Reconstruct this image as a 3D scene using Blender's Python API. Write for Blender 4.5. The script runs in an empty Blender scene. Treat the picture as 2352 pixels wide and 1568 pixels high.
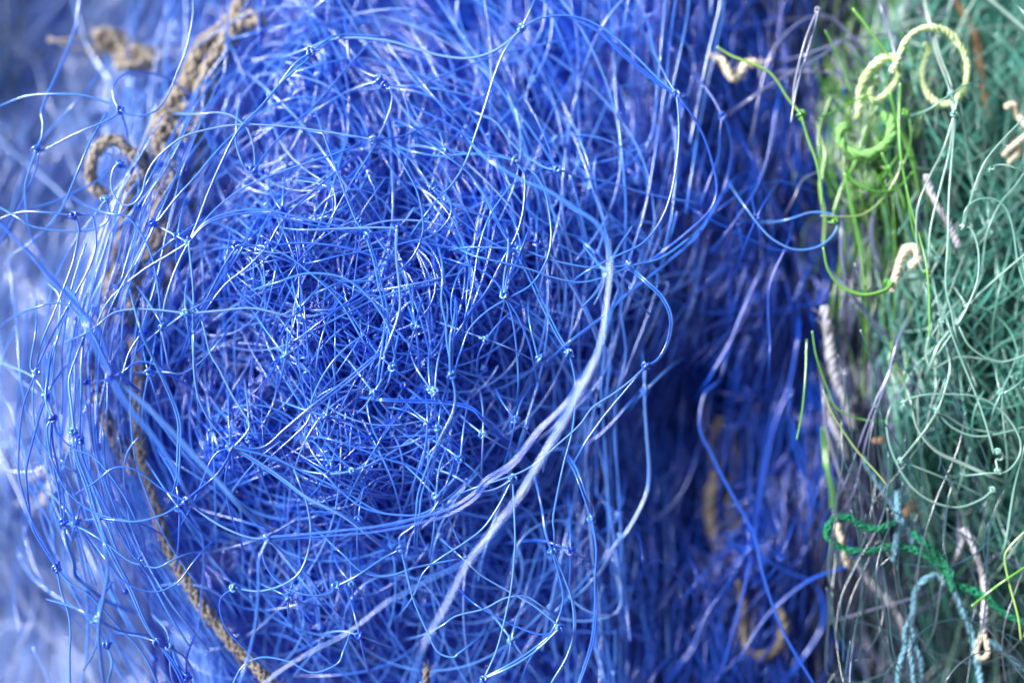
import bpy, math
import numpy as np
from mathutils import Vector

rng = np.random.default_rng(20240611)
scene = bpy.context.scene
col = scene.collection

# ------------------------------------------------------------------ camera, sky, sun, exposure
PITCH = math.radians(36)
LENS, SENSOR = 50.0, 36.0
FRAME_W = 0.26                                  # metres across the frame at the focus distance
DIST = LENS / SENSOR * FRAME_W                  # focus distance
W, H = 2352.0, 1568.0                           # sketch units across / down the frame at the focus distance
PX = FRAME_W / W
Rv = np.array([1.0, 0, 0])
Fv = np.array([0, math.cos(PITCH), -math.sin(PITCH)])
Uv = np.array([0, math.sin(PITCH), math.cos(PITCH)])
CAM = -Fv * DIST

cd = bpy.data.cameras.new("camera")
cam = bpy.data.objects.new("camera", cd)
col.objects.link(cam)
cam.location = CAM
cam.rotation_euler = (math.pi / 2 - PITCH, 0, 0)
cd.lens, cd.sensor_width = LENS, SENSOR
cd.clip_start, cd.clip_end = 0.01, 200.0
cd.dof.use_dof = True
cd.dof.focus_distance = DIST
cd.dof.aperture_fstop = 2.2
cd.dof.aperture_blades = 0
scene.camera = cam

SUN_EL, SUN_AZ = math.radians(38), math.radians(-99)   # high, from the left and behind the camera
world = bpy.data.worlds.new("World")
scene.world = world
world.use_nodes = True
wn = world.node_tree.nodes
sky = wn.new("ShaderNodeTexSky")
sky.sky_type = 'NISHITA'
sky.sun_disc = False
sky.sun_elevation, sky.sun_rotation = SUN_EL, SUN_AZ
world.node_tree.links.new(sky.outputs[0], wn["Background"].inputs[0])
wn["Background"].inputs[1].default_value = 0.055
sd = bpy.data.lights.new("sun", 'SUN')
sd.energy, sd.angle, sd.color = 5.0, math.radians(22), (1.0, 0.985, 0.96)
sun = bpy.data.objects.new("sun", sd)
col.objects.link(sun)
sdir = Vector((math.sin(SUN_AZ) * math.cos(SUN_EL), math.cos(SUN_AZ) * math.cos(SUN_EL), math.sin(SUN_EL)))
sun.rotation_euler = sdir.to_track_quat('Z', 'Y').to_euler()
scene.view_settings.view_transform = 'Standard'
scene.view_settings.look = 'None'
scene.view_settings.exposure = 1.02
scene.view_settings.gamma = 1.0
scene.view_settings.use_curve_mapping = False
scene.cycles.use_denoising = True
scene.cycles.max_bounces = 8
scene.cycles.diffuse_bounces = 5
scene.cycles.glossy_bounces = 3
scene.cycles.transmission_bounces = 4
scene.cycles.caustics_reflective = False
scene.cycles.caustics_refractive = False

# ------------------------------------------------------------------ helpers
def at(u, v, h):
    """point standing h metres in front of the focus distance, seen at sketch position u, v"""
    u, v, h = np.broadcast_arrays(np.asarray(u, float), np.asarray(v, float), np.asarray(h, float))
    k = (DIST - h) / DIST
    return (CAM + (DIST - h)[..., None] * Fv + ((u - W / 2) * PX * k)[..., None] * Rv
            - ((v - H / 2) * PX * k)[..., None] * Uv)

def nurow(pts, n):
    """Catmull-Rom through pts, resampled to n points at even spacing"""
    p = np.asarray(pts, float)
    if len(p) == 2:
        t = np.linspace(0, 1, n)[:, None]
        return p[0] * (1 - t) + p[1] * t
    e = np.vstack([2 * p[0] - p[1], p, 2 * p[-1] - p[-2]])
    out = []
    for i in range(1, len(e) - 2):
        t = np.linspace(0, 1, 16, endpoint=False)[:, None]
        a, b, c, d = e[i - 1], e[i], e[i + 1], e[i + 2]
        out.append(0.5 * (2 * b + (c - a) * t + (2 * a - 5 * b + 4 * c - d) * t ** 2 + (3 * b - a - 3 * c + d) * t ** 3))
    out.append(p[-1:])
    q = np.vstack(out)
    L = np.concatenate([[0], np.cumsum(np.linalg.norm(np.diff(q, axis=0), axis=1))])
    s = np.linspace(0, L[-1], n)
    return np.stack([np.interp(s, L, q[:, j]) for j in range(q.shape[1])], axis=1)

def frames(P):
    """P (N,K,3) -> tangent, normal, binormal carried along each path without twist"""
    T = np.gradient(P, axis=1)
    T /= np.linalg.norm(T, axis=2, keepdims=True) + 1e-12
    N_, K = P.shape[:2]
    n = np.cross(T[:, 0], np.array([0.31, 0.52, 0.79]))
    n /= np.linalg.norm(n, axis=1, keepdims=True) + 1e-12
    Ns = np.empty_like(P)
    Ns[:, 0] = n
    for k in range(1, K):
        t = T[:, k]
        n = n - (n * t).sum(1, keepdims=True) * t
        n /= np.linalg.norm(n, axis=1, keepdims=True) + 1e-12
        Ns[:, k] = n
    return T, Ns, np.cross(T, Ns)

class Mesh:
    """collects tubes; build() links them as ONE mesh object"""
    def __init__(self):
        self.v, self.f, self.c, self.n = [], [], [], 0
    def tubes(self, P, r, sides=5, rnd=None, flat=1.0):
        P = np.asarray(P, float)
        if P.ndim == 2: P = P[None]
        N_, K = P.shape[:2]
        r = np.broadcast_to(np.asarray(r, float).reshape((-1, 1) if np.ndim(r) == 1 and len(np.atleast_1d(r)) == N_ and N_ > 1 else (np.shape(r) or (1,))), (N_, K)) if np.ndim(r) < 2 else np.asarray(r)
        T, A, B = frames(P)
        a = np.linspace(0, 2 * np.pi, sides, endpoint=False)
        V = P[:, :, None] + r[:, :, None, None] * (A[:, :, None] * np.cos(a)[None, None, :, None] + flat * B[:, :, None] * np.sin(a)[None, None, :, None])
        base = self.n + (np.arange(N_) * K * sides)[:, None, None]
        k = (np.arange(K - 1) * sides)[None, :, None]
        j = np.arange(sides)[None, None, :]
        j2 = (j + 1) % sides
        q = np.stack([base + k + j, base + k + j2, base + k + sides + j2, base + k + sides + j], axis=-1).reshape(-1, 4)
        if rnd is None: rnd = rng.random(N_)
        rnd = np.broadcast_to(np.asarray(rnd, float), (N_,))
        self.v.append(V.reshape(-1, 3)); self.f.append(q)
        self.c.append(np.repeat(rnd, K * sides)); self.n += N_ * K * sides
        # round end caps: a point a little beyond each end
        e0 = P[:, 0] - T[:, 0] * r[:, :1] * .6; e1 = P[:, -1] + T[:, -1] * r[:, -1:] * .6
        self.v.append(np.stack([e0, e1], 1).reshape(-1, 3)); self.c.append(np.repeat(rnd, 2))
        ci = self.n + np.arange(N_) * 2; self.n += N_ * 2
        jj = np.arange(sides); jn = (jj + 1) % sides
        b0 = (base[:, 0, 0])[:, None]; b1 = b0 + (K - 1) * sides
        z = lambda x: np.broadcast_to(x, (N_, sides))
        self.f.append(np.stack([z(ci[:, None]), b0 + jn, b0 + jj, b0 + jj], -1).reshape(-1, 4))
        self.f.append(np.stack([z(ci[:, None] + 1), b1 + jj, b1 + jn, b1 + jn], -1).reshape(-1, 4))
        return self
    def grid(self, V, rnd=.5, flip=False):
        V = np.asarray(V, float); a, b = V.shape[:2]
        i = np.arange(a * b).reshape(a, b) + self.n
        q = np.stack([i[:-1, :-1], i[1:, :-1], i[1:, 1:], i[:-1, 1:]], -1).reshape(-1, 4)
        if flip: q = q[:, ::-1]
        self.v.append(V.reshape(-1, 3)); self.f.append(q); self.c.append(np.full(a * b, rnd)); self.n += a * b
        return self
    def build(self, name, m, parent=None, kind=None, origin=None):
        v = np.vstack(self.v); f = np.vstack(self.f); c = np.concatenate(self.c)
        if origin is not None: v = v - np.asarray(origin)
        me = bpy.data.meshes.new(name)
        tri = f[:, 2] == f[:, 3]
        q = f[~tri]; t = f[tri][:, :3]
        me.vertices.add(len(v)); me.vertices.foreach_set("co", v.astype(np.float32).ravel())
        me.loops.add(q.size + t.size)
        me.loops.foreach_set("vertex_index", np.concatenate([q.ravel(), t.ravel()]).astype(np.int32))
        me.polygons.add(len(q) + len(t))
        st = np.concatenate([np.arange(len(q)) * 4, q.size + np.arange(len(t)) * 3])
        me.polygons.foreach_set("loop_start", st.astype(np.int32))
        me.polygons.foreach_set("use_smooth", np.ones(len(q) + len(t), bool))
        me.update(calc_edges=True)
        at_ = me.attributes.new("rnd", 'FLOAT', 'POINT')
        at_.data.foreach_set("value", c.astype(np.float32))
        me.materials.append(m)
        o = bpy.data.objects.new(name, me); col.objects.link(o)
        if origin is not None and parent is None: o.location = origin
        if parent is not None: o.parent = parent
        if kind: o['kind'] = kind
        return o

def tag(o, label, cat, group=None, kind=None):
    o['label'] = label; o['category'] = cat
    if group: o['group'] = group
    if kind: o['kind'] = kind
    return o
def thing(name, label, cat, group=None):
    o = bpy.data.objects.new(name, None); col.objects.link(o)
    o.empty_display_size = 0.01
    return tag(o, label, cat, group)

# ------------------------------------------------------------------ materials
def nylon(name, c0, c1, scuff, rough=.2, trans=.12, scuff_amt=.22, spec=1.0):
    """translucent monofilament: colour differs from strand to strand, scuffed along its length"""
    m = bpy.data.materials.new(name); m.use_nodes = True
    nt = m.node_tree; N = nt.nodes; L = nt.links
    b = N["Principled BSDF"]; out = N["Material Output"]
    a = N.new("ShaderNodeAttribute"); a.attribute_name = "rnd"
    mx = N.new("ShaderNodeMix"); mx.data_type = 'RGBA'
    mx.inputs['A'].default_value = (*c0, 1); mx.inputs['B'].default_value = (*c1, 1)
    L.new(a.outputs['Fac'], mx.inputs['Factor'])
    vio = N.new("ShaderNodeMapRange"); vio.inputs['From Min'].default_value = .78; vio.inputs['From Max'].default_value = .98; vio.inputs['To Max'].default_value = .55
    L.new(a.outputs['Fac'], vio.inputs['Value'])
    mv = N.new("ShaderNodeMix"); mv.data_type = 'RGBA'; mv.inputs['B'].default_value = (*scuff, 1)
    L.new(mx.outputs['Result'], mv.inputs['A']); L.new(vio.outputs['Result'], mv.inputs['Factor']); mx = mv
    tc = N.new("ShaderNodeTexCoord")
    no = N.new("ShaderNodeTexNoise"); no.inputs['Scale'].default_value = 420; no.inputs['Detail'].default_value = 4
    L.new(tc.outputs['Object'], no.inputs['Vector'])
    rp = N.new("ShaderNodeMapRange"); rp.inputs['From Min'].default_value = .55; rp.inputs['From Max'].default_value = .72
    rp.inputs['To Max'].default_value = scuff_amt
    L.new(no.outputs['Fac'], rp.inputs['Value'])
    m2 = N.new("ShaderNodeMix"); m2.data_type = 'RGBA'; m2.inputs['B'].default_value = (*scuff, 1)
    L.new(mx.outputs['Result'], m2.inputs['A']); L.new(rp.outputs['Result'], m2.inputs['Factor'])
    L.new(m2.outputs['Result'], b.inputs['Base Color'])
    rr = N.new("ShaderNodeMapRange"); rr.inputs['To Min'].default_value = rough * .7; rr.inputs['To Max'].default_value = rough * 1.4
    L.new(no.outputs['Fac'], rr.inputs['Value']); L.new(rr.outputs['Result'], b.inputs['Roughness'])
    b.inputs['Specular IOR Level'].default_value = spec
    b.inputs['IOR'].default_value = 1.55; b.inputs['Coat IOR'].default_value = 1.55
    b.inputs['Coat Weight'].default_value = .7; b.inputs['Coat Roughness'].default_value = .12
    tr = N.new("ShaderNodeBsdfTranslucent"); L.new(m2.outputs['Result'], tr.inputs['Color'])
    ms = N.new("ShaderNodeMixShader"); ms.inputs[0].default_value = trans
    L.new(b.outputs[0], ms.inputs[1]); L.new(tr.outputs[0], ms.inputs[2]); L.new(ms.outputs[0], out.inputs['Surface'])
    return m

def fibre(name, c0, c1, dirt, scale=900, rough=.85, dirt_amt=.6, bump=.4):
    """matte spun or braided cord with fibres and dirt"""
    m = bpy.data.materials.new(name); m.use_nodes = True
    nt = m.node_tree; N = nt.nodes; L = nt.links
    b = N["Principled BSDF"]
    tc = N.new("ShaderNodeTexCoord")
    n1 = N.new("ShaderNodeTexNoise"); n1.inputs['Scale'].default_value = scale; n1.inputs['Detail'].default_value = 5
    n2 = N.new("ShaderNodeTexNoise"); n2.inputs['Scale'].default_value = scale * .16; n2.inputs['Detail'].default_value = 4
    L.new(tc.outputs['Object'], n1.inputs['Vector']); L.new(tc.outputs['Object'], n2.inputs['Vector'])
    mx = N.new("ShaderNodeMix"); mx.data_type = 'RGBA'
    mx.inputs['A'].default_value = (*c0, 1); mx.inputs['B'].default_value = (*c1, 1)
    L.new(n1.outputs['Fac'], mx.inputs['Factor'])
    rp = N.new("ShaderNodeMapRange"); rp.inputs['From Min'].default_value = .45; rp.inputs['From Max'].default_value = .7
    rp.inputs['To Max'].default_value = dirt_amt
    L.new(n2.outputs['Fac'], rp.inputs['Value'])
    m2 = N.new("ShaderNodeMix"); m2.data_type = 'RGBA'; m2.inputs['B'].default_value = (*dirt, 1)
    L.new(mx.outputs['Result'], m2.inputs['A']); L.new(rp.outputs['Result'], m2.inputs['Factor'])
    L.new(m2.outputs['Result'], b.inputs['Base Color'])
    b.inputs['Roughness'].default_value = rough
    b.inputs['Specular IOR Level'].default_value = .25
    bp = N.new("ShaderNodeBump"); bp.inputs['Strength'].default_value = bump; bp.inputs['Distance'].default_value = .0004
    L.new(n1.outputs['Fac'], bp.inputs['Height']); L.new(bp.outputs[0], b.inputs['Normal'])
    return m

M = {}
M['blue'] = nylon('blue_nylon', (.003, .075, .80), (.11, .38, .96), (.27, .41, .93))  # pale end stands in part for the sheen of lit strands
M['shaded_blue'] = nylon('shaded_blue_nylon', (.002, .045, .46), (.008, .10, .60), (.03, .09, .5), rough=.3, spec=.6)  # blue of the mound, darkened in part to stand for shade
M['pale'] = nylon('pale_blue_nylon', (.13, .29, .75), (.36, .51, .86), (.48, .48, .66))
M['teal'] = nylon('teal_nylon', (.012, .38, .30), (.25, .64, .53), (.5, .56, .5), trans=.35)
M['seaglass'] = nylon('clear_teal_nylon', (.24, .54, .49), (.42, .66, .60), (.6, .62, .56), trans=.4, rough=.25)
M['lavender'] = nylon('lavender_grey_nylon', (.10, .12, .28), (.22, .24, .42), (.4, .38, .42))
M['lime'] = nylon('lime_green_nylon', (.055, .35, .02), (.24, .53, .11), (.45, .5, .22))
M['clear'] = nylon('clear_grey_nylon', (.34, .40, .58), (.42, .46, .62), (.6, .6, .62), trans=.45, rough=.2)
M['murk'] = nylon('low_light_nylon', (.010, .05, .075), (.04, .13, .17), (.16, .16, .2))  # dark colour stands for the low light on the lower tangle
M['gap_green'] = nylon('dark_green_nylon', (.02, .08, .05), (.06, .16, .10), (.1, .14, .1))  # dark green stands for the gaps in the upper corner
M['tan'] = fibre('tan_rope', (.26, .22, .18), (.52, .455, .385), (.07, .058, .05))
M['grey_rope'] = fibre('grey_brown_rope', (.15, .13, .115), (.25, .22, .20), (.08, .06, .05))
M['lime_rope'] = fibre('lime_rope', (.50, .72, .32), (.74, .84, .52), (.25, .5, .1), dirt_amt=.35)
M['green_rope'] = fibre('green_rope', (.16, .48, .12), (.36, .62, .24), (.08, .35, .05), dirt_amt=.4)
M['white_rope'] = fibre('white_rope', (.36, .37, .46), (.56, .55, .60), (.20, .18, .18), dirt_amt=.6)
M['cream'] = fibre('cream_cord', (.66, .56, .42), (.82, .75, .62), (.42, .28, .15), dirt_amt=.4)
M['green_cord'] = fibre('dark_green_cord', (.010, .16, .085), (.03, .30, .16), (.01, .07, .04))
M['sky_cord'] = fibre('light_blue_cord', (.13, .33, .48), (.28, .50, .60), (.08, .18, .25))
M['leaf'] = fibre('dry_leaf', (.34, .20, .11), (.46, .30, .19), (.2, .1, .06))
M['soil'] = fibre('soil', (.10, .06, .03), (.20, .13, .07), (.04, .035, .015), scale=60)
M['blue_core'] = fibre('blue_gap_shade', (.002, .03, .5), (.004, .055, .65), (.001, .012, .26), scale=220, rough=.5)  # deep blue stands for shade and blue glow in the gaps
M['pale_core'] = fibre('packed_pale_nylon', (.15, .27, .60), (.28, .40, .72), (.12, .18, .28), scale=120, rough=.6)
M['murk_core'] = fibre('dark_gap_shade', (.006, .022, .03), (.012, .045, .05), (.004, .012, .018), scale=220, rough=.6)  # near-black shade between the cords put into this colour
M['teal_core'] = fibre('teal_gap_shade', (.012, .14, .12), (.025, .22, .18), (.006, .03, .04), scale=220, rough=.5)  # darker teal stands for the shaded gaps

# ------------------------------------------------------------------ shape of the heap
HP = np.array([  # u, v, height in mm over the focus distance
    (760, 800, -3), (600, 600, -5), (1000, 700, -4), (800, 1050, -4), (1000, 1000, -7), (550, 1000, -6), (800, 450, -9), (1100, 500, -11),
    (1000, 250, -18), (700, 200, -20), (1100, 30, -31), (800, 0, -35), (1400, 150, -29), (1350, 450, -20), (1550, 400, -26), (1300, 750, -14),
    (1400, 850, -26), (1330, 1000, -38), (1240, 910, -28), (1300, 1090, -42), (1170, 960, -16), (1580, 950, -47), (1620, 1150, -44), (1480, 1120, -36), (1500, 750, -26),
    (1720, 300, -36), (1720, 650, -28), (1700, 800, -30), (1860, 850, -42), (1880, 500, -40), (1760, 1050, -38), (1750, 1300, -30), (1750, 1530, -30),
    (1400, 1300, -30), (1250, 1450, -26), (1000, 1350, -16), (750, 1400, -15), (1000, 1560, -26), (550, 1350, -20), (600, 1560, -34),
    (420, 700, -24), (400, 950, -24), (430, 450, -42), (520, 250, -38), (420, 1200, -28), (560, 60, -50), (300, 850, -34), (300, 1200, -42),
    (150, 150, -88), (150, 500, -78), (60, 900, -72), (130, 1250, -70), (50, 1500, -95), (330, 100, -80), (300, 1500, -70), (280, 500, -62), (-150, 800, -90),
    (2050, 200, -26), (2000, 450, -20), (1980, 700, -24), (2200, 700, -17), (2200, 350, -24), (2300, 100, -32), (2320, 900, -15), (2150, 950, -16), (1960, 950, -26),
    (2000, 1150, -28), (2200, 1150, -26), (2050, 1350, -32), (2250, 1400, -30), (2340, 1250, -24), (2100, 1550, -36), (2340, 1560, -38), (1940, 1450, -40), (1950, 100, -40), (2600, 800, -20),
], float)
def surf(u, v):
    u = np.asarray(u, float); v = np.asarray(v, float)
    d2 = (u[..., None] - HP[:, 0]) ** 2 + (v[..., None] - HP[:, 1]) ** 2
    w = 1.0 / (d2 + 60.0 ** 2) ** 1.7
    return (w * HP[:, 2]).sum(-1) / w.sum(-1)

FP = np.array([  # u, v, direction (deg, v pointing down), strength 0..1
    (520, 80, 125, .8), (400, 400, 118, .7), (260, 650, 108, .8), (150, 900, 92, .9), (230, 1200, 68, .9), (420, 1420, 55, .8), (620, 1480, 50, .5),
    (750, 750, 100, .10), (900, 600, 70, .12), (700, 500, 60, .10), (700, 1000, 80, .12), (1000, 900, 75, .25), (800, 1300, 60, .2), (850, 200, 30, .3), (900, 20, 15, .4),
    (1100, 300, 62, .55), (1200, 100, 50, .5), (1400, 400, 65, .5), (1300, 650, 80, .35), (1150, 1150, 70, .3), (1400, 1200, 60, .2), (1200, 1450, 70, .3),
    (1700, 250, 75, .45), (1650, 500, 98, .5), (1700, 750, 112, .85), (1800, 950, 96, .95), (1750, 1150, 95, .8), (1700, 1350, 110, .35), (1600, 1500, 60, .2), (1550, 950, 100, .7),
    (1950, 200, 60, .2), (1950, 700, 92, .8), (1980, 1000, 84, .8), (2000, 1400, 80, .2), (2200, 300, 88, .4), (2200, 700, 95, .4), (2250, 1000, 80, .4), (2250, 1400, 60, .15),
    (100, 200, 120, .2), (60, 700, 100, .3), (80, 1400, 70, .4),
], float)
def field(u, v):
    d2 = (u[..., None] - FP[:, 0]) ** 2 + (v[..., None] - FP[:, 1]) ** 2
    w = 1.0 / (d2 + 70.0 ** 2) ** 1.5
    w /= w.sum(-1, keepdims=True)
    a = np.radians(FP[:, 2])
    c = (w * FP[:, 3] * np.cos(2 * a)).sum(-1); s = (w * FP[:, 3] * np.sin(2 * a)).sum(-1)
    return .5 * np.arctan2(s, c), np.hypot(c, s)

def bulk(mesh, n, spawn, u_lo, u_hi, thick, K=46, step=16, curl=.006, rad=2.25, top=0., skew=1.4, sides=4, wob=3., align=.03, rnd=None, jag=.35, decay=.06, hfun=None):
    """n tangled strands wandering over the heap between the edges u_lo(v) and u_hi(v)"""
    pu = rng.uniform(spawn[0], spawn[1], n); pv = rng.uniform(spawn[2], spawn[3], n)
    fa, fs = field(pu, pv)
    iso = rng.uniform(-math.pi / 2, math.pi / 2, n)
    ang = fa + iso * np.clip(1.1 - fs, .12, 1) ** 1.3 + math.pi * (rng.random(n) < .5)
    kap = rng.normal(0, curl, n)
    base = -thick * rng.random(n) ** skew + top
    ph = rng.uniform(0, 6.28, (n, 3)); fr = rng.uniform(.004, .016, (n, 3)); am = rng.uniform(.2, 1, (n, 3)) * wob
    jl = rng.normal(0, 28, n); jh = rng.normal(0, 32, n) - (rng.random(n) < .3) * rng.uniform(0, 120, n)
    P = np.empty((n, K, 3)); st = step * rng.uniform(.6, 1.25, n)
    for k in range(K):
        s = st * k
        w = base + (am * np.sin(ph + fr * s[:, None])).sum(1) * .6
        P[:, k] = at(pu, pv, ((hfun or surf)(pu, pv) + w) * 1e-3)
        fa, fs = field(pu, pv)
        ang += kap * st + align * fs * np.sin(2 * (fa - ang)) * st * .5
        kap += -decay * kap + rng.normal(0, curl * jag, n)
        kap = np.clip(kap, -.0105, .0105)
        pu = pu + np.cos(ang) * st; pv = pv + np.sin(ang) * st
        lo = np.interp(pv, *u_lo) + jl; hi = np.interp(pv, *u_hi) + jh
        pu = np.where(pu < lo, pu + .35 * (lo - pu), pu); pu = np.where(pu > hi, pu + .35 * (hi - pu), pu)
    mesh.tubes(P, rad * PX * rng.uniform(.75, 1.2, n), sides, rnd)
    return P

def lin(*p):
    return [q[0] for q in p], [q[1] for q in p]

# knot: a tight little tangle of line; axis along t
_t = np.linspace(0, 2 * np.pi, 40)
KNOT = np.stack([np.cos(2 * _t) * (1.35 + .55 * np.cos(3 * _t)), np.sin(2 * _t) * (1.35 + .55 * np.cos(3 * _t)), 1.05 * np.sin(3 * _t)], 1)
def knot_into(mesh, p, t, r, rnd=None, sides=6):
    t = np.asarray(t, float); t = t / (np.linalg.norm(t) + 1e-9)
    a = np.cross(t, rng.normal(size=3)); a /= np.linalg.norm(a); b = np.cross(t, a)
    q = KNOT * np.array([1, 1, 1.25]) * r * 1.25
    mesh.tubes(p + q[:, :1] * a + q[:, 1:2] * b + q[:, 2:] * t, r * .85, sides, rnd)
    for s in (-1, 1):                         # clipped tails
        if rng.random() < .3:
            d = a * rng.normal() + b * rng.normal() + t * s * .6; d /= np.linalg.norm(d)
            mesh.tubes(nurow([p + d * r * 1.2, p + d * r * 2 + t * s * r, p + d * r * rng.uniform(2.4, 3.6) + t * s * r * 1.6], 5), r * .9, sides, rnd)

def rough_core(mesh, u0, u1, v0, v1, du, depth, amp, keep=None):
    """lumpy filler added inside a heap: a closed body from its front down to the ground"""
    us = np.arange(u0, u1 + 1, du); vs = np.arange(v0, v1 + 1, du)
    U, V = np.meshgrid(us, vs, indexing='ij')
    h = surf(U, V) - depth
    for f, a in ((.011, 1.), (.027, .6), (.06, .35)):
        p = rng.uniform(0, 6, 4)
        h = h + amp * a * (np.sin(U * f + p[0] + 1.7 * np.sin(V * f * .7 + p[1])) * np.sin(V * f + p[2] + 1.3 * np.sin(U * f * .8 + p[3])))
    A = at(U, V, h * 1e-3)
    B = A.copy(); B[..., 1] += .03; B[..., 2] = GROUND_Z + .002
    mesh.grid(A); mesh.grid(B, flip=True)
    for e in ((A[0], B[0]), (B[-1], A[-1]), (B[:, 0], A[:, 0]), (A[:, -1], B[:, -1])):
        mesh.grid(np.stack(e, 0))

# ------------------------------------------------------------------ ground
GROUND_Z = -.21
g = np.linspace(-1, 1, 60)
gx, gy = np.meshgrid(np.sign(g) * np.abs(g) ** 2.2 * 12, np.sign(g) * np.abs(g) ** 2.2 * 12 + .2, indexing='ij')
gz = GROUND_Z + .004 * np.sin(gx * 31) * np.cos(gy * 27)
gm = Mesh(); gm.grid(np.stack([gx, gy, gz], -1))
ground = gm.build('ground', M['soil']); ground['kind'] = 'structure'
ground['label'] = 'brown soil showing through gaps in the pale net'

# ------------------------------------------------------------------ the nets
FL = None
blue = thing('fishing_net', 'bright blue monofilament net heaped in a big tangled mound', 'fishing net', 'piled fishing nets')
shaded_blue = thing('fishing_net', 'blue net hanging in folds with shade put into its deep colour between the bright mound and the green strands', 'fishing net', 'piled fishing nets')
pale = thing('fishing_net', 'pale washed-out blue net lying blurred behind the tan rope', 'fishing net', 'piled fishing nets')
teal = thing('fishing_net', 'sea green net of clear looping strands beside the round lime rope loop', 'fishing net', 'piled fishing nets')
lav = thing('fishing_net', 'greyish lavender net squeezed between the deep blue and sea green nets', 'fishing net', 'piled fishing nets')
lime = thing('fishing_net', 'tuft of bright lime green net strands under the coiled green rope', 'fishing net', 'piled fishing nets')
murk = thing('fishing_net', 'net given a dark low-light colour under the braided cords and white ropes', 'fishing net', 'piled fishing nets')

# fillers added behind the strands; gap shade is in the darker colours
m = Mesh(); rough_core(m, 330, 1880, -260, 1840, 26, 38, 4); m.build('filler_core', M['blue_core'], blue)
m = Mesh(); rough_core(m, 1890, 2760, 1150, 1840, 26, 34, 4); m.build('filler_core', M['murk_core'], murk)
m = Mesh(); rough_core(m, 1890, 2760, -260, 1150, 26, 32, 4); m.build('filler_core', M['teal_core'], teal)
m = Mesh(); rough_core(m, -700, 320, -320, 1180, 30, 20, 8); m.build('filler_core', M['pale_core'], pale)

m = Mesh()
lo, hi = lin((0, 480), (400, 380), (800, 240), (1200, 300), (1568, 480)), lin((0, 1720), (500, 1660), (900, 1520), (1568, 1480))
P1 = bulk(m, 1500, (420, 1650, -200, 1750), lo, hi, 36, K=46, step=18, curl=.005, top=-3, sides=4, jag=.2, decay=.03, rnd=rng.random(1500) ** 1.6 * .4)  # low rnd: shade inside the mound put into a deeper blue
P2 = bulk(m, 620, (400, 1500, 250, 1500), lo, hi, 13, K=74, step=17, curl=.0058, top=1, sides=5, align=.01, jag=.14, decay=.015)
P3 = bulk(m, 170, (200, 620, 0, 1500), lin((0, 480), (500, 380), (800, 250), (1150, 260), (1568, 400)), lin((0, 800), (1568, 800)), 16, K=46, step=18, curl=.0025, top=8, sides=5, align=.04, rnd=rng.random(170))
P4 = bulk(m, 500, (950, 1750, -250, 650), lo, hi, 16, K=36, step=18, curl=.0022, top=-2, sides=4, rnd=rng.random(500) * .4)  # low rnd: upper right dimmed through the strand colour
left_flank = lambda u, v: np.interp(u, [-200, 60, 160, 300, 420, 600], [-40, -14, -7, -8, -10, -16]) - 6 * np.clip((400 - v) / 300, 0, 1.5)
P6 = bulk(m, 62, (90, 320, 560, 1300), lin((0, 380), (400, 330), (560, 200), (800, 70), (1150, 110), (1568, 330)), lin((0, 640), (400, 420), (800, 330), (1200, 380), (1568, 640)), 14, K=36, step=17, curl=.0028, top=3, sides=6, align=.05, hfun=left_flank, wob=4, rnd=rng.uniform(.5, 1, 62))  # high rnd: light on the left flank put into the colour
P7 = bulk(m, 20, (-20, 330, 500, 1500), lin((0, -80), (1568, -40)), lin((0, 560), (1568, 480)), 16, K=40, step=17, curl=.004, top=2, sides=6, align=.02, hfun=left_flank, wob=4, rnd=rng.uniform(.5, 1, 20))
P8 = bulk(m, 250, (330, 1400, 120, 1480), lin((0, 360), (400, 300), (800, 200), (1568, 480)), lin((0, 1600), (500, 1520), (900, 1380), (1568, 1400)), 9, K=80, step=18, curl=.0042, top=4, sides=6, align=.01, jag=.1, decay=.012,
          hfun=lambda u, v: np.maximum(surf(u, v), -14 - .5 * np.clip(-14 - surf(u, v), 0, 60) * .8), rnd=rng.uniform(.4, 1, 250), wob=4)  # high rnd: brightness of the lit centre put into the colour
for P, c in ((P8, 60), (P6, 12), (P2, 240), (P1, 120), (P3, 70)):
    for i in rng.choice(len(P), c, replace=False):
        k = rng.integers(4, P.shape[1] - 4)
        knot_into(m, P[i, k], P[i, k + 1] - P[i, k], 3.1 * PX, sides=5)
m.build('tangled_strands', M['blue'], blue, 'stuff')

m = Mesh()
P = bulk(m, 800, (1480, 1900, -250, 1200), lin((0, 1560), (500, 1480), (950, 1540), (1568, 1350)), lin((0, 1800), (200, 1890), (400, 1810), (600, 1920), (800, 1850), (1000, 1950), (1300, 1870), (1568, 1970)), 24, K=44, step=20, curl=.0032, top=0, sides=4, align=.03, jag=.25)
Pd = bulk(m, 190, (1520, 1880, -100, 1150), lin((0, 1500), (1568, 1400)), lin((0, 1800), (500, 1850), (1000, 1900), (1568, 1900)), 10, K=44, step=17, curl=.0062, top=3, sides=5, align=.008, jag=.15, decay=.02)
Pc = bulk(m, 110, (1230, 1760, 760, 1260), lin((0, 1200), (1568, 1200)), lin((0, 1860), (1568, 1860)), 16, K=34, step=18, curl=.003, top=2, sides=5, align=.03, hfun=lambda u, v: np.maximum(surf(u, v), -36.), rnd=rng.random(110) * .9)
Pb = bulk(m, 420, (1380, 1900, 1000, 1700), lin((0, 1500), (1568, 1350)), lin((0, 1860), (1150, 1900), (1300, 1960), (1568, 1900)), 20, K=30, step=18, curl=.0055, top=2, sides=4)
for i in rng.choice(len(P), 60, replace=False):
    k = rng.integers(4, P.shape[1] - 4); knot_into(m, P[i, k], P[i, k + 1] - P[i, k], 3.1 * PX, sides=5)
m.build('tangled_strands', M['shaded_blue'], shaded_blue, 'stuff')

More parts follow.
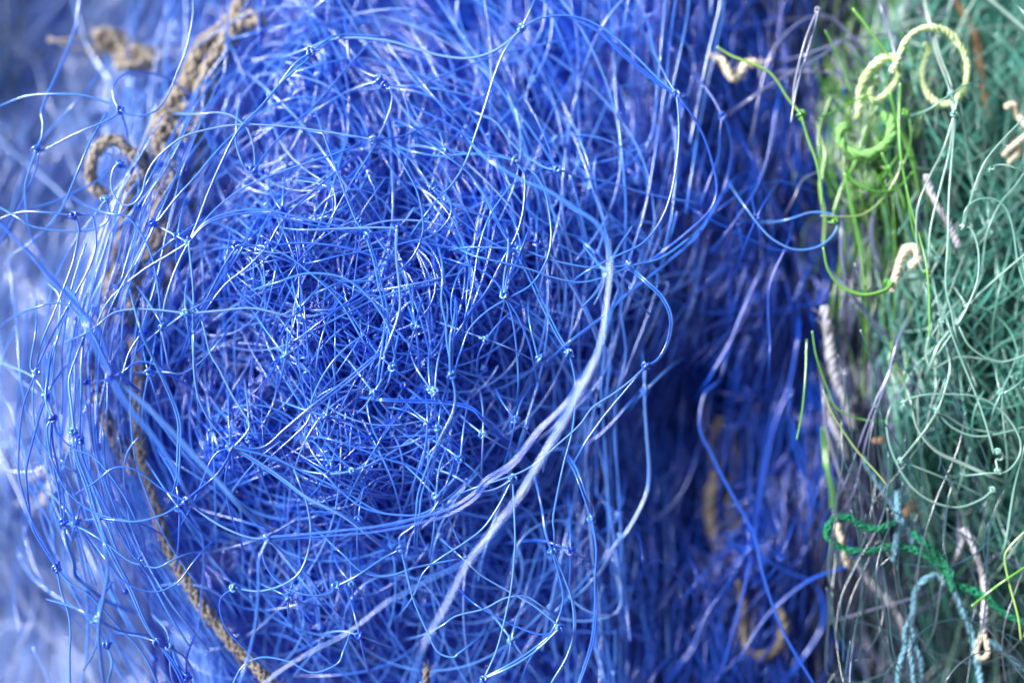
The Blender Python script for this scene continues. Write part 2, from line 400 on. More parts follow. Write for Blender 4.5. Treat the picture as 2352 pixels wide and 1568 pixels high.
m = Mesh()
bulk(m, 760, (-350, 330, -250, 1750), lin((0, -500), (1100, -500), (1250, 75), (1568, 95)), lin((0, 430), (600, 250), (1568, 300)), 30, K=40, step=24, curl=.005, top=20, sides=4, rad=2.4, jag=.2, decay=.03)
m.build('tangled_strands', M['pale'], pale, 'stuff')

corner_gaps = thing('fishing_net', 'dark green strands added as dark gaps in the upper corner behind the pale net', 'fishing net', 'piled fishing nets')
m = Mesh()
bulk(m, 45, (-150, 10, -120, 300), lin((0, -300), (1568, -300)), lin((0, 60), (1568, 40)), 20, K=16, step=18, curl=.006, top=0, sides=4, rad=3, hfun=lambda u, v: np.full(np.shape(u), -62.))  # strands added to fill the corner's dark gaps
m.build('tangled_strands', M['gap_green'], corner_gaps, 'stuff')
m = Mesh()
P = bulk(m, 720, (2080, 2600, -250, 1250), lin((0, 2040), (500, 2090), (1000, 2080), (1568, 2200)), lin((0, 2760), (1568, 2760)), 22, K=44, step=18, curl=.0062, jag=.15, decay=.02, align=.015, top=-1, sides=4)
P5 = bulk(m, 210, (2080, 2500, -150, 1150), lin((0, 2040), (1000, 2080), (1568, 2200)), lin((0, 2760), (1568, 2760)), 10, K=46, step=18, curl=.0055, top=4, sides=5, rnd=rng.uniform(.5, 1, 210), jag=.14, decay=.02, align=.015)
for i in rng.choice(len(P5), 60, replace=False):
    k = rng.integers(4, P5.shape[1] - 4); knot_into(m, P5[i, k], P5[i, k + 1] - P5[i, k], 3.1 * PX, sides=5)
m.build('tangled_strands', M['teal'], teal, 'stuff')

m = Mesh()
bulk(m, 420, (1800, 2110, -200, 1250), lin((0, 1740), (250, 1800), (400, 1860), (700, 1860), (1000, 1895), (1568, 1880)), lin((0, 2140), (500, 2080), (1568, 2150)), 16, K=34, step=18, curl=.003, top=0, sides=4)
m.build('tangled_strands', M['lavender'], lav, 'stuff')
m = Mesh()
bulk(m, 240, (1930, 2080, 190, 560), lin((0, 1960), (180, 1930), (350, 1880), (450, 1900), (700, 1870), (1568, 1900)), lin((0, 2060), (250, 2110), (400, 2070), (700, 2120), (1568, 2100)), 16, K=24, step=15, curl=.006, top=3, sides=4, rad=1.8, align=.02)
m.build('tangled_strands', M['lime'], lime, 'stuff')
m = Mesh()
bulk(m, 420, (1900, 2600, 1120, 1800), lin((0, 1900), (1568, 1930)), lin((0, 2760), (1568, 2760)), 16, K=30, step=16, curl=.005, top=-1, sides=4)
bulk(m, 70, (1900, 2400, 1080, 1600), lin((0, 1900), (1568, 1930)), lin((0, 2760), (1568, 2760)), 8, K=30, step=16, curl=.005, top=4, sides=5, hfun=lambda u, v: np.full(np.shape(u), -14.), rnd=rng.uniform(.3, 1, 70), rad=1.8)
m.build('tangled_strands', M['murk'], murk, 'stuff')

# ------------------------------------------------------------------ single strands that can be followed
OFF = {1: (0, 0), 2: (788, 0), 3: (1564, 0), 4: (0, 780), 5: (788, 780), 6: (1564, 780)}
def sketch(t, pts):
    p = np.asarray(pts, float) * .5026
    return p + np.array(OFF[t])

def path3(t, pts, h, lift=False, n=None, bump=1.2):
    """sketch points -> smooth 3D path; h = (start, end) mm, absolute or over the heap"""
    p = sketch(t, pts)
    L = np.linalg.norm(np.diff(p, axis=0), axis=1).sum()
    n = n or int(np.clip(L / 6, 10, 160))
    q = nurow(p, n)
    s = np.linspace(0, 1, n)
    hh = h[0] * (1 - s) + h[1] * s + bump * np.sin(s * rng.uniform(4, 9) + rng.uniform(0, 6))
    if lift:
        sf = surf(q[:, 0], q[:, 1])
        k = np.ones(15) / 15
        hh = hh + np.convolve(np.pad(sf, 7, mode='edge'), k, mode='valid')
    return at(q[:, 0], q[:, 1], hh * 1e-3)

QUEUE, KNOTS = [], []
def strand(*a, **k): QUEUE.append((a, k))
def knot(net, mat, t, p, h=3, lift=True, r=3.8):
    q = sketch(t, [p])[0]
    KNOTS.append([net, mat, q, h + (surf(q[0], q[1]) if lift else 0), r])
TUCK = {'blue', 'shaded_blue', 'pale', 'seaglass', 'lavender'}
def tuck_ends(a):
    """a strand that stops in mid air runs on and sinks into the heap, unless a knot holds its end"""
    net, mat, t, pts, h = a[:5]
    q = sketch(t, pts); off = np.array(OFF[t]); hs = np.linspace(h[0], h[1], len(q))
    d = np.concatenate([[0], np.cumsum(np.linalg.norm(np.diff(q, axis=0), axis=1))]); hs = h[0] + (h[1] - h[0]) * d / d[-1]
    if mat in TUCK:
        for e in (0, -1):
            p = q[e]
            if not (-5 < p[0] < W + 5 and -5 < p[1] < H + 5): continue
            if any(np.hypot(*(p - k[2])) < 13 for k in KNOTS): continue
            tg = q[e] - q[1 if e == 0 else -2]; tg = tg / np.linalg.norm(tg)
            c = rng.uniform(-.5, .5); s1 = np.array([-tg[1], tg[0]]) * c
            new = np.array([p + tg * 34 + s1 * 8, p + tg * 70 + s1 * 34, p + tg * 105 + s1 * 75])
            hn = hs[e] + np.array([-3, -12, -26]) 
            if e == 0: q = np.vstack([new[::-1], q]); hs = np.concatenate([hn[::-1], hs])
            else: q = np.vstack([q, new]); hs = np.concatenate([hs, hn])
    return np.column_stack([q, hs])
def flush():
    ends = np.array([e for a, k in QUEUE for e in (sketch(a[2], a[3])[0], sketch(a[2], a[3])[-1])])
    for net, mat, q, h, r in list(KNOTS):
        if np.min(np.hypot(*(ends - q).T)) > 16:          # a knot nothing reaches yet: give it its four bars
            a0 = field(q[None, 0], q[None, 1])[0][0]
            for j in range(2):
                g = a0 + (.5 if j else -.4) + rng.normal(0, .25)
                d = np.array([math.cos(g), math.sin(g)]); nn = np.array([-d[1], d[0]])
                l1, l2 = rng.uniform(70, 150, 2); b1, b2 = rng.normal(0, 25, 2)
                pp = np.array([q - d * l1 + nn * b1, q - d * l1 * .5 + nn * b1 * .2, q, q + d * l2 * .5 + nn * b2 * .2, q + d * l2 + nn * b2])
                pp3 = np.column_stack([pp, [h - 14, h - 3, h, h - 3, h - 14]])
                make_strand(net, mat, pp3, 1, 2.35, 5., 'strand')
    for a, k in QUEUE:
        pts = tuck_ends(a)
        make_strand(a[0], a[1], pts, a[6] if len(a) > 6 else k.get('n', 1), k.get('r', 2.35), k.get('spread', 5.), k.get('name', 'strand'), k.get('rv'))
    for net, mat, q, h, r in KNOTS:
        m = Mesh(); knot_into(m, at(q[0], q[1], h * 1e-3), rng.normal(size=3), r * PX, sides=8)
        m.build('knot', M[mat], net)
    QUEUE.clear(); KNOTS.clear()
def make_strand(net, mat, pts, n, r, spread, name, rv=None):
    L = np.linalg.norm(np.diff(pts[:, :2], axis=0), axis=1).sum()
    k_ = int(np.clip(L / 6, 12, 180)); q = nurow(pts, k_); s = np.linspace(0, 1, k_)
    P = at(q[:, 0], q[:, 1], (q[:, 2] + .8 * np.sin(s * rng.uniform(4, 9) + rng.uniform(0, 6))) * 1e-3)
    _strand(net, mat, P, n, r, spread, name, rv)
def _strand(net, mat, P, n=1, r=2.35, spread=5., name='strand', rv=None):
    m = Mesh(); rv = rng.uniform(.25, .95) if rv is None else rv
    _, A, B = frames(P[None])
    K = len(P)
    for i in range(n):
        if n == 1: Q = P
        else:
            a0 = rng.uniform(0, 6.28) + i * 6.28 / n; s = np.linspace(0, 1, K)
            ang = a0 + s * rng.uniform(-3, 3)
            rad = spread * PX * (.35 + .65 * np.sin(np.pi * s) ** .6) * rng.uniform(.6, 1.2)
            Q = P + (A[0] * np.cos(ang)[:, None] + B[0] * np.sin(ang)[:, None]) * rad[:, None]
        m.tubes(Q, r * PX * rng.uniform(.92, 1.08), 8, np.clip(rv + rng.normal(0, .1), 0, 1))
    return m.build(name, M[mat], net)

def S(t, pts, h=3, h2=None, lift=True, n=1, net=None, mat='blue', **k):
    strand(net or blue, mat, t, pts, (h, h if h2 is None else h2), lift, n, **k)
def A_(t, pts, h, h2=None, **k):
    S(t, pts, h, h2, lift=False, **k)

# --- upper left of the mound
A_(1, [(885, -20), (880, 90), (850, 230), (815, 320), (770, 430), (720, 500), (650, 530), (590, 525), (550, 505)], -8, -6)
A_(1, [(550, 505), (480, 465), (380, 437), (250, 430), (120, 440), (0, 485), (-60, 510)], -6, -10)
A_(1, [(550, 515), (480, 555), (360, 605), (260, 655), (190, 690), (165, 683)], -6, -8)
A_(1, [(165, 690), (140, 760), (115, 850), (120, 950), (130, 1020)], -8, -10)
A_(1, [(165, 683), (190, 640), (200, 570), (195, 510), (240, 400), (300, 270), (350, 130), (370, -20)], -8, -22, n=2)
A_(1, [(175, 700), (165, 770), (120, 880), (60, 1000), (-20, 1150)], -8, -14)
A_(1, [(355, 90), (390, 200), (450, 300), (510, 380)], -42, -36, n=2, net=pale, mat='pale')
A_(1, [(555, 520), (520, 450), (520, 390), (560, 345), (640, 330), (740, 350), (830, 400), (900, 460)], -7, -22)
A_(1, [(555, 520), (580, 600), (585, 680)], -7, -20)
A_(1, [(550, 740), (520, 770), (508, 830), (520, 890), (560, 935), (610, 930), (650, 880), (670, 800), (720, 720), (830, 630), (960, 590), (1100, 570), (1250, 575), (1400, 590), (1568, 615), (1710, 640)], -3, -2)
A_(1, [(930, 520), (1000, 515), (1070, 535), (1130, 590), (1160, 680), (1165, 770)], -8, -4)
A_(1, [(1080, 590), (1080, 660), (1110, 750), (1140, 790), (1165, 775)], -4)
A_(1, [(1165, 775), (1230, 680), (1340, 570), (1450, 470), (1568, 330), (1640, 250)], -4, -12)
A_(1, [(1420, 240), (1340, 300), (1250, 420), (1150, 540), (1020, 660), (900, 800), (800, 910), (730, 1000), (700, 1020)], -5, -3)
A_(1, [(1400, 270), (1290, 370), (1190, 490), (1090, 600), (1020, 740), (960, 880), (910, 1010), (870, 1100)], -4, 0, n=2)
A_(1, [(1420, 240), (1500, 180), (1568, 160), (1700, 165)], -5, -8)
A_(1, [(865, 1105), (930, 1030), (1010, 990), (1130, 965), (1260, 975), (1400, 1010), (1568, 1045), (1640, 1060)], 1, 2, n=2)
A_(1, [(865, 1105), (980, 960), (1130, 850), (1300, 780), (1450, 730), (1568, 690)], 0, -3)
A_(1, [(865, 1105), (760, 1170), (660, 1230), (560, 1310), (480, 1400), (410, 1568)], 0, -4)
A_(1, [(860, 1110), (820, 1190), (780, 1290), (750, 1400), (740, 1500), (760, 1620)], 0, 1)
A_(1, [(862, 1110), (880, 1280), (885, 1420), (880, 1568), (900, 1780)], 1, 2)
A_(1, [(865, 1105), (835, 1095), (810, 1080), (700, 1020)], 0, -3)
A_(1, [(335, 985), (200, 970), (90, 970), (0, 1000), (-60, 1030)], -4, -8)
A_(1, [(340, 985), (410, 980), (430, 1010), (440, 1100), (425, 1180), (380, 1280), (300, 1420), (220, 1568), (160, 1700)], -4, -2)
A_(1, [(345, 985), (360, 1050), (345, 1150), (320, 1240), (250, 1420), (190, 1568), (165, 1680)], -4, -1)
A_(1, [(90, 1000), (150, 1035), (260, 1055), (380, 1055), (460, 1035), (500, 990), (490, 930), (480, 915)], -5, -3)
A_(1, [(520, 980), (580, 990), (640, 1060), (690, 1160), (720, 1300), (735, 1450), (740, 1620)], -3, 0)
A_(1, [(490, 800), (400, 850), (250, 920), (90, 970), (-20, 1010)], -16, -10)
A_(1, [(0, 640), (120, 740), (280, 880), (330, 960)], -45, -40, n=3, net=pale, mat='pale')
A_(1, [(-60, 970), (0, 1020), (120, 1140), (240, 1270), (360, 1400), (450, 1500), (500, 1620)], 14, 18, n=2, spread=4)
A_(1, [(230, 480), (280, 580), (330, 740), (400, 860)], -50, -44, n=3, net=pale, mat='pale')
A_(1, [(1080, 1120), (1225, 1125)], 0)
A_(1, [(1080, 1125), (1020, 1220), (940, 1370), (880, 1470), (850, 1568)], 0, -6)
A_(1, [(1225, 1120), (1290, 1010), (1400, 900), (1568, 760)], 1, -3)
A_(1, [(1225, 1125), (1130, 1220), (1030, 1300), (940, 1420), (890, 1520)], 1, -5)
A_(1, [(1225, 1125), (1330, 1180), (1420, 1250), (1500, 1320), (1568, 1400), (1650, 1540)], 1, 2)
A_(1, [(1225, 1125), (1380, 1110), (1568, 1130), (1740, 1180)], 1, 3)
A_(1, [(440, 1490), (520, 1430), (620, 1412), (740, 1418), (860, 1430), (1000, 1420), (1150, 1408), (1300, 1440)], 2, 2)
A_(1, [(180, 1400), (240, 1385), (300, 1390), (350, 1430), (420, 1520), (470, 1620)], 0, 4)
for p, h in (((550, 505), -6), ((165, 683), -8), ((548, 750), -8), ((630, 935), -10), ((1160, 775), -4), ((1420, 237), -5), ((700, 1020), -3), ((865, 1105), 0), ((812, 1080), -1), ((335, 985), -4),
             ((1080, 1120), 0), ((1225, 1125), 1), ((1185, 1150), -7), ((480, 915), -4), ((850, 1430), 3), ((1368, 1410), 2), ((745, 1495), 1), ((655, 1525), 2), ((1185, 145), -20), ((1290, 965), -3)):
    knot(blue, 'blue', 1, p, h, False)

# --- upper middle
A_(2, [(885, -20), (850, 60), (815, 130)], -8, -6)
A_(2, [(815, 130), (900, 85), (1010, 72), (1120, 95), (1230, 160), (1330, 250), (1430, 350), (1525, 432)], -6, -5)
A_(2, [(930, 10), (1050, 80), (1170, 140), (1300, 260), (1420, 360), (1525, 432)], -14, -5, n=2)
A_(2, [(815, 130), (740, 195), (660, 240), (560, 260), (440, 245), (320, 210), (210, 180), (60, 165), (-60, 175), (-150, 210)], -6, -7, n=2)
A_(2, [(812, 135), (740, 230), (690, 350), (650, 480), (610, 600), (560, 740), (500, 840), (440, 900), (370, 990)], -6, -3)
A_(2, [(165, 360), (80, 320), (30, 270), (20, 180)], -8, -14)
A_(2, [(165, 370), (80, 395), (0, 430), (-120, 500)], -8, -14)
A_(2, [(190, 385), (290, 400), (400, 365), (520, 320), (640, 275), (740, 240), (880, 210), (980, 190)], -8, -14)
A_(2, [(210, 400), (225, 430), (215, 500), (180, 590), (130, 690), (60, 800), (0, 900), (-60, 1010)], -7, -2)
A_(2, [(-80, 612), (0, 620), (140, 638)], -3)
A_(2, [(140, 638), (230, 690), (290, 780), (340, 880), (365, 1000), (360, 1080), (320, 1170), (250, 1240), (170, 1280), (0, 1290), (-80, 1320)], -3, 3)
A_(2, [(140, 638), (260, 625), (350, 590), (450, 540), (580, 470), (650, 440)], -3, -12)
A_(2, [(340, 600), (430, 660), (550, 700), (680, 700), (785, 735)], -8, -5)
A_(2, [(190, 390), (330, 490), (450, 550), (600, 640), (700, 700), (785, 735)], -10, -5)
A_(2, [(350, 700), (450, 715), (560, 705), (700, 715), (785, 735)], -8, -5)
A_(2, [(785, 735), (830, 790), (835, 880), (825, 980), (795, 1080), (740, 1180), (660, 1330), (590, 1420), (540, 1500)], -5, 1, n=2)
A_(2, [(785, 735), (870, 790), (920, 870), (945, 990), (950, 1100), (925, 1200), (860, 1300), (760, 1360), (660, 1420), (580, 1500), (540, 1600)], -5, 2)
A_(2, [(640, 530), (700, 560), (760, 640), (830, 710), (920, 765), (980, 775)], -12, -6)
A_(2, [(980, 775), (1100, 815), (1200, 830), (1350, 875), (1480, 905), (1568, 920)], -6, -14)
A_(2, [(350, 780), (400, 850), (410, 860)], -3)
A_(2, [(410, 860), (480, 900), (495, 960), (470, 1020), (400, 1080), (300, 1105), (200, 1130), (0, 1165), (-100, 1190)], -3, 1)
A_(2, [(415, 870), (500, 970), (620, 1070), (720, 1130)], -3, -4)
A_(2, [(1360, 20), (1400, 130), (1420, 230), (1470, 340), (1525, 432)], -22, -5)
A_(2, [(1525, 432), (1535, 560), (1530, 700), (1500, 880), (1450, 1010), (1370, 1110), (1250, 1170), (1130, 1230)], -5, -2)
A_(2, [(1530, 435), (1560, 480), (1600, 540), (1650, 640), (1690, 780), (1700, 880), (1660, 970), (1540, 1080), (1450, 1150)], -5, -12, n=2)
A_(2, [(700, 760), (820, 830), (940, 880), (1060, 960), (1150, 1020), (1195, 1090), (1215, 1180), (1215, 1270), (1200, 1400), (1180, 1540), (1140, 1670), (1060, 1810), (980, 1950)], 10, 28, n=3, spread=5, rv=.55, r=2.0)
A_(2, [(640, 1180), (850, 1230), (950, 1265), (1080, 1290), (1200, 1265), (1320, 1215), (1450, 1180), (1568, 1100)], 2, -10)
A_(2, [(620, 1130), (810, 1140), (900, 1170), (1000, 1200), (1160, 1225), (1320, 1210)], 0, -6)
A_(2, [(1050, 1550), (1180, 1450), (1310, 1330), (1400, 1260), (1568, 1120), (1640, 1040), (1720, 900)], 2, -18, n=2)
A_(2, [(750, 1180), (740, 1260), (735, 1340)], 0, n=2)
A_(2, [(735, 1345), (770, 1440), (790, 1568), (800, 1700)], 0, -3)
A_(2, [(735, 1345), (700, 1290), (640, 1240), (560, 1210)], 0)
A_(2, [(735, 1345), (800, 1450), (850, 1568), (870, 1660)], 0, -4)
A_(2, [(455, 1270), (450, 1380), (470, 1480), (475, 1568), (500, 1700)], 3, 4)
A_(2, [(110, 1080), (150, 1200), (170, 1300), (190, 1380), (200, 1480), (190, 1568), (170, 1700)], 3, 4, n=2)
A_(2, [(-150, 1050), (0, 1045), (130, 1040), (245, 1042)], 4)
A_(2, [(245, 1045), (240, 1160), (250, 1300), (250, 1420), (200, 1568)], 4, 4, n=2)
A_(2, [(560, 1440), (590, 1320), (620, 1140), (660, 1010), (720, 910), (780, 840), (860, 800)], 2, -6)
A_(2, [(480, 720), (580, 800), (650, 900), (700, 1010), (770, 1120), (840, 1240), (900, 1370), (980, 1530), (1040, 1620)], -4, -2, n=2)
A_(2, [(-80, 640), (60, 1010), (120, 1050), (200, 1150)], -2, 3)
A_(2, [(-300, 1290), (-160, 1250), (0, 1270), (120, 1360), (200, 1480), (230, 1600)], 4, 4)
for p, h in (((815, 130), -6), ((165, 360), -8), ((192, 388), -8), ((140, 638), -3), ((785, 735), -5), ((980, 775), -6), ((410, 860), -3), ((1525, 432), -5), ((735, 1345), 1), ((330, 1488), 3), ((245, 1042), 4),
             ((110, 1078), 3), ((885, 1105), -8), ((1160, 1160), -12), ((815, 1140), -1), ((1310, 1215), -8), ((1325, 1310), -14), ((655, 1550), 2), ((460, 695), -8), ((370, 590), -14), ((1205, 1245), 14), ((1350, 820), -20), ((1125, 850), -16)):
    knot(blue, 'blue', 2, p, h, False)

# --- lower left
A_(4, [(160, -10), (140, 120), (165, 150)], 0)
A_(4, [(165, 150), (110, 290), (90, 430), (85, 600), (110, 720), (160, 860), (230, 980), (260, 1045)], 0, 0)
A_(4, [(260, 0), (230, 80), (210, 255), (180, 350), (140, 500), (120, 600), (130, 740), (150, 860), (200, 950), (260, 1045)], 0, 0)
A_(4, [(260, 1045), (320, 1110), (400, 1160), (470, 1230), (540, 1310), (620, 1390), (680, 1480), (730, 1600)], 0, -4)
A_(4, [(260, 1045), (280, 1150), (310, 1240), (322, 1330), (318, 1450), (322, 1620)], 0, -1)
A_(4, [(240, 360), (250, 400), (280, 450), (340, 500), (420, 530), (480, 590), (560, 700), (620, 820)], 1, 0)
A_(4, [(240, 360), (215, 400), (225, 500), (250, 580), (300, 680), (370, 750), (460, 800), (600, 830)], 1, 1)
A_(4, [(240, 360), (215, 270), (230, 150), (270, 0)], 1, 0, n=2)
A_(4, [(165, 150), (150, 260), (160, 400), (200, 490), (290, 570), (340, 600)], 0, -6)
A_(4, [(335, 420), (320, 300), (310, 180), (350, 60), (390, -40)], 0, -3, n=2)
A_(4, [(365, 460), (380, 550), (440, 680), (520, 830), (590, 960), (640, 1020)], 0, 2)
A_(4, [(335, 420), (350, 540), (400, 680), (440, 820), (500, 960), (590, 1130), (660, 1290), (715, 1380)], 0, 0, n=3)
A_(4, [(400, -60), (420, 0), (470, 90), (530, 210), (600, 320), (700, 440), (790, 580), (830, 660)], 18, 16, n=2, spread=5)
A_(4, [(640, -60), (660, 0), (700, 80), (780, 250), (820, 370), (820, 480), (815, 600)], 6, 2, n=2)
A_(4, [(530, 170), (580, 220), (680, 310), (800, 430), (900, 540), (1000, 650), (1080, 740)], 18, 16, n=2, spread=5)
A_(4, [(460, 630), (510, 590), (570, 582), (640, 605), (740, 680), (850, 738)], 3, 3)
A_(4, [(850, 738), (960, 820), (1050, 870), (1150, 905), (1225, 905)], 3, 5)
A_(4, [(1225, 905), (1400, 895), (1568, 880), (1720, 865), (1900, 830), (2050, 790), (2170, 720), (2230, 650), (2350, 570), (2470, 420), (2590, 300), (2660, 180)], 6, 20, n=3, spread=7)
A_(4, [(850, 738), (980, 640), (1040, 560), (1060, 500)], 3, 3, n=2)
A_(4, [(1060, 490), (1200, 490), (1300, 410), (1420, 310), (1568, 200), (1700, 90)], 3, 4, n=2)
A_(4, [(1060, 490), (1180, 560), (1300, 640), (1410, 720), (1568, 800), (1700, 900)], 3, 5, n=3, spread=6)
A_(4, [(1055, 485), (980, 400), (930, 320), (900, 240), (885, 120), (885, -20)], 3, 2)
A_(4, [(1060, 490), (1250, 540), (1400, 610), (1568, 690), (1720, 780), (1830, 800), (1930, 795), (2020, 740)], 3, 2)
A_(4, [(1055, 495), (1000, 510), (960, 560), (920, 660), (880, 750)], 3, 0)
A_(4, [(1060, 495), (1030, 640), (1050, 780), (1080, 860)], 3, -4)
A_(4, [(1070, 490), (1140, 400), (1110, 330), (1060, 250), (1000, 130), (960, 60), (930, -60)], 3, 2)
A_(4, [(500, 820), (620, 830), (740, 800), (850, 738)], 2, 3)
A_(4, [(440, 900), (500, 940), (590, 1010), (660, 1030), (720, 1040), (800, 1000)], 2, 0)
A_(4, [(480, 1000), (510, 1040), (560, 1100), (640, 1140), (720, 1150), (810, 1110), (880, 1020)], 2, 0)
A_(4, [(1225, 905), (1180, 1000), (1175, 1130), (1160, 1300), (1130, 1440), (1090, 1568)], 12, 16, n=2)
A_(4, [(1225, 905), (1300, 980), (1400, 1070), (1480, 1180), (1568, 1280)], 4, -6)
A_(4, [(1225, 905), (1200, 960), (1220, 1040), (1290, 1120), (1400, 1165), (1500, 1160), (1535, 1125)], 4, 0)
A_(4, [(1070, 1132), (1180, 1148), (1290, 1120), (1370, 1060), (1410, 960), (1420, 860), (1400, 740), (1370, 660)], 2, 2)
A_(4, [(1070, 1132), (1010, 1180), (1010, 1260), (1050, 1340), (1130, 1420)], 1, -4)
A_(4, [(1060, 1580), (1110, 1490), (1200, 1450), (1320, 1470), (1430, 1520), (1540, 1480), (1570, 1420)], 2, 0)
A_(4, [(480, 960), (490, 1050), (470, 1180), (450, 1280), (450, 1400), (470, 1568)], 14, 10, n=3, spread=6)
A_(4, [(715, 1380), (760, 1430), (810, 1510), (850, 1600)], 0, 0, n=3)
A_(4, [(490, 1390), (520, 1470), (500, 1568), (490, 1640)], -6, -8, n=2)
A_(4, [(290, 830), (310, 930), (340, 1020), (350, 1080), (430, 1150)], -3, -4, n=2)
A_(4, [(290, 830), (280, 700), (260, 600), (240, 480), (240, 360)], -3, 0, n=2)
A_(4, [(780, 150), (830, 155), (920, 100), (1000, 10)], 1, 0)
A_(4, [(560, 160), (590, 60), (640, -20)], 1, 0)
A_(4, [(570, 140), (620, 105), (690, 105), (760, 150)], 1)
for p, h in (((165, 150), 0), ((210, 255), -2), ((240, 360), 1), ((335, 420), 1), ((365, 460), 1), ((260, 1045), 0), ((290, 835), -3), ((345, 835), -7), ((505, 165), 20), ((1055, 488), 3), ((1140, 455), 0), ((850, 738), 3),
             ((818, 768), 2), ((1225, 905), 5), ((1070, 1132), 2), ((1535, 1125), 1), ((715, 1380), 0), ((775, 1405), -1), ((855, 1540), 0), ((680, 150), 0), ((1305, 75), 3), ((1490, 350), 1), ((1510, 575), 0), ((1320, 1175), 0), ((490, 1390), -6), ((450, 1280), 10)):
    knot(blue, 'blue', 4, p, h, False)

# --- lower middle
A_(5, [(1190, -10), (1150, 90), (1080, 230), (1000, 380), (900, 550), (820, 690), (740, 810), (650, 930), (570, 1020), (450, 1080), (330, 1140), (200, 1210), (100, 1290), (0, 1360), (-120, 1420), (-260, 1500), (-420, 1620)], 28, 20, n=2, spread=4, rv=.55, r=2.0)
A_(5, [(1200, -40), (1160, 90), (1090, 230), (1010, 380), (905, 550), (825, 690), (740, 800), (640, 930), (560, 1040), (480, 1200), (400, 1340), (350, 1450), (320, 1560), (300, 1640)], 27, 31, n=2, spread=4, rv=.6, r=2.0)
A_(5, [(200, 275), (330, 280), (430, 282), (530, 295), (600, 320), (635, 360)], 4, 2, n=2)
A_(5, [(510, -60), (500, 0), (495, 160)], 5, n=2)
A_(5, [(495, 165), (510, 250), (500, 330), (440, 460), (390, 580), (350, 700), (340, 790)], 6, 6, n=2)
A_(5, [(1385, -260), (1455, -190), (1492, -100), (1480, 0), (1440, 80), (1385, 120)], -4, -3, n=2)
A_(5, [(1385, 120), (1310, 190), (1230, 250), (1140, 310), (1080, 390), (980, 480), (900, 550), (800, 610), (620, 670)], -3, 2)
A_(5, [(1385, 120), (1300, 220), (1200, 340), (1120, 450), (1090, 500)], -3, -6)
A_(5, [(860, -40), (870, 0), (890, 80)], 0)
A_(5, [(1035, 65), (1060, 180), (1060, 300), (1045, 430), (1010, 560), (980, 700), (960, 820), (965, 880)], 0, -2)
A_(5, [(910, 740), (920, 800), (930, 880), (955, 965)], -4, -3, n=2)
A_(5, [(955, 965), (1010, 1090), (1050, 1200), (1060, 1330), (1030, 1450), (950, 1580)], -3, -3, n=2)
A_(5, [(955, 965), (1000, 1130), (1000, 1220), (960, 1320), (880, 1420)], -3, -2)
A_(5, [(1080, 640), (1110, 730), (1135, 815)], -5, -4, n=2)
A_(5, [(1135, 815), (1155, 950), (1150, 1100), (1150, 1250), (1130, 1400), (1070, 1590)], -4, -3, n=2)
A_(5, [(988, 1318), (930, 1345), (860, 1335), (750, 1290), (640, 1230)], -1, -1)
A_(5, [(988, 1318), (900, 1400), (800, 1470), (650, 1540)], -1, 0, n=2)
A_(5, [(775, 635), (785, 850), (785, 950), (770, 1120), (740, 1270), (700, 1420), (640, 1555)], 0, 0)
A_(5, [(775, 635), (710, 760), (640, 860), (550, 930), (440, 1000), (370, 1060), (335, 1140)], 0, 1)
A_(5, [(775, 635), (700, 680), (620, 690), (540, 640)], 0, 2)
A_(5, [(265, 955), (290, 1060), (320, 1180), (370, 1300), (430, 1420), (500, 1450), (530, 1430)], 3, 0)
A_(5, [(265, 955), (260, 900), (310, 860), (400, 790), (460, 700)], 3, 3)
A_(5, [(265, 955), (180, 1000), (60, 1080), (-20, 1120)], 3, 2)
A_(5, [(-60, 640), (0, 700), (100, 770), (240, 800), (360, 795), (440, 740), (480, 640)], 3, 3)
A_(5, [(-40, 460), (80, 500), (200, 545), (330, 590), (420, 680), (520, 900)], 4, 0)
A_(5, [(1385, 120), (1380, 240), (1390, 420), (1400, 600), (1380, 720), (1300, 870), (1240, 940), (1180, 1050), (1130, 1110)], -16, -14, n=2)
A_(5, [(980, 500), (1100, 480), (1200, 410), (1300, 300)], -18, -16)
A_(5, [(0, 980), (90, 1060), (200, 1080), (330, 1040), (480, 1010)], 3, 1)
A_(5, [(560, 1010), (640, 1080), (760, 1150), (880, 1220), (990, 1310)], 2, -1)
A_(5, [(460, 1300), (520, 1260), (640, 1230), (740, 1180), (830, 1170), (900, 1210)], 0, -3)
for p, h in (((495, 163), 6), ((1385, 120), -3), ((900, 88), 0), ((1030, 62), 0), ((955, 965), -3), ((1135, 815), -4), ((990, 1315), -1), ((775, 633), 0), ((265, 955), 3), ((640, 1555), 0), ((420, 240), 3), ((400, 225), 2), ((140, 243), 3),
             ((225, 125), 3), ((385, 385), 2), ((435, 405), 2), ((640, 430), 1), ((535, 545), 2), ((425, 715), 4), ((70, 825), 2), ((1380, 235), -16), ((1040, 965), -8), ((1260, 800), -20), ((770, 1370), -6), ((75, 1350), -2), ((790, 365), -4), ((40, 1110), -4)):
    knot(blue, 'blue', 5, p, h, False)

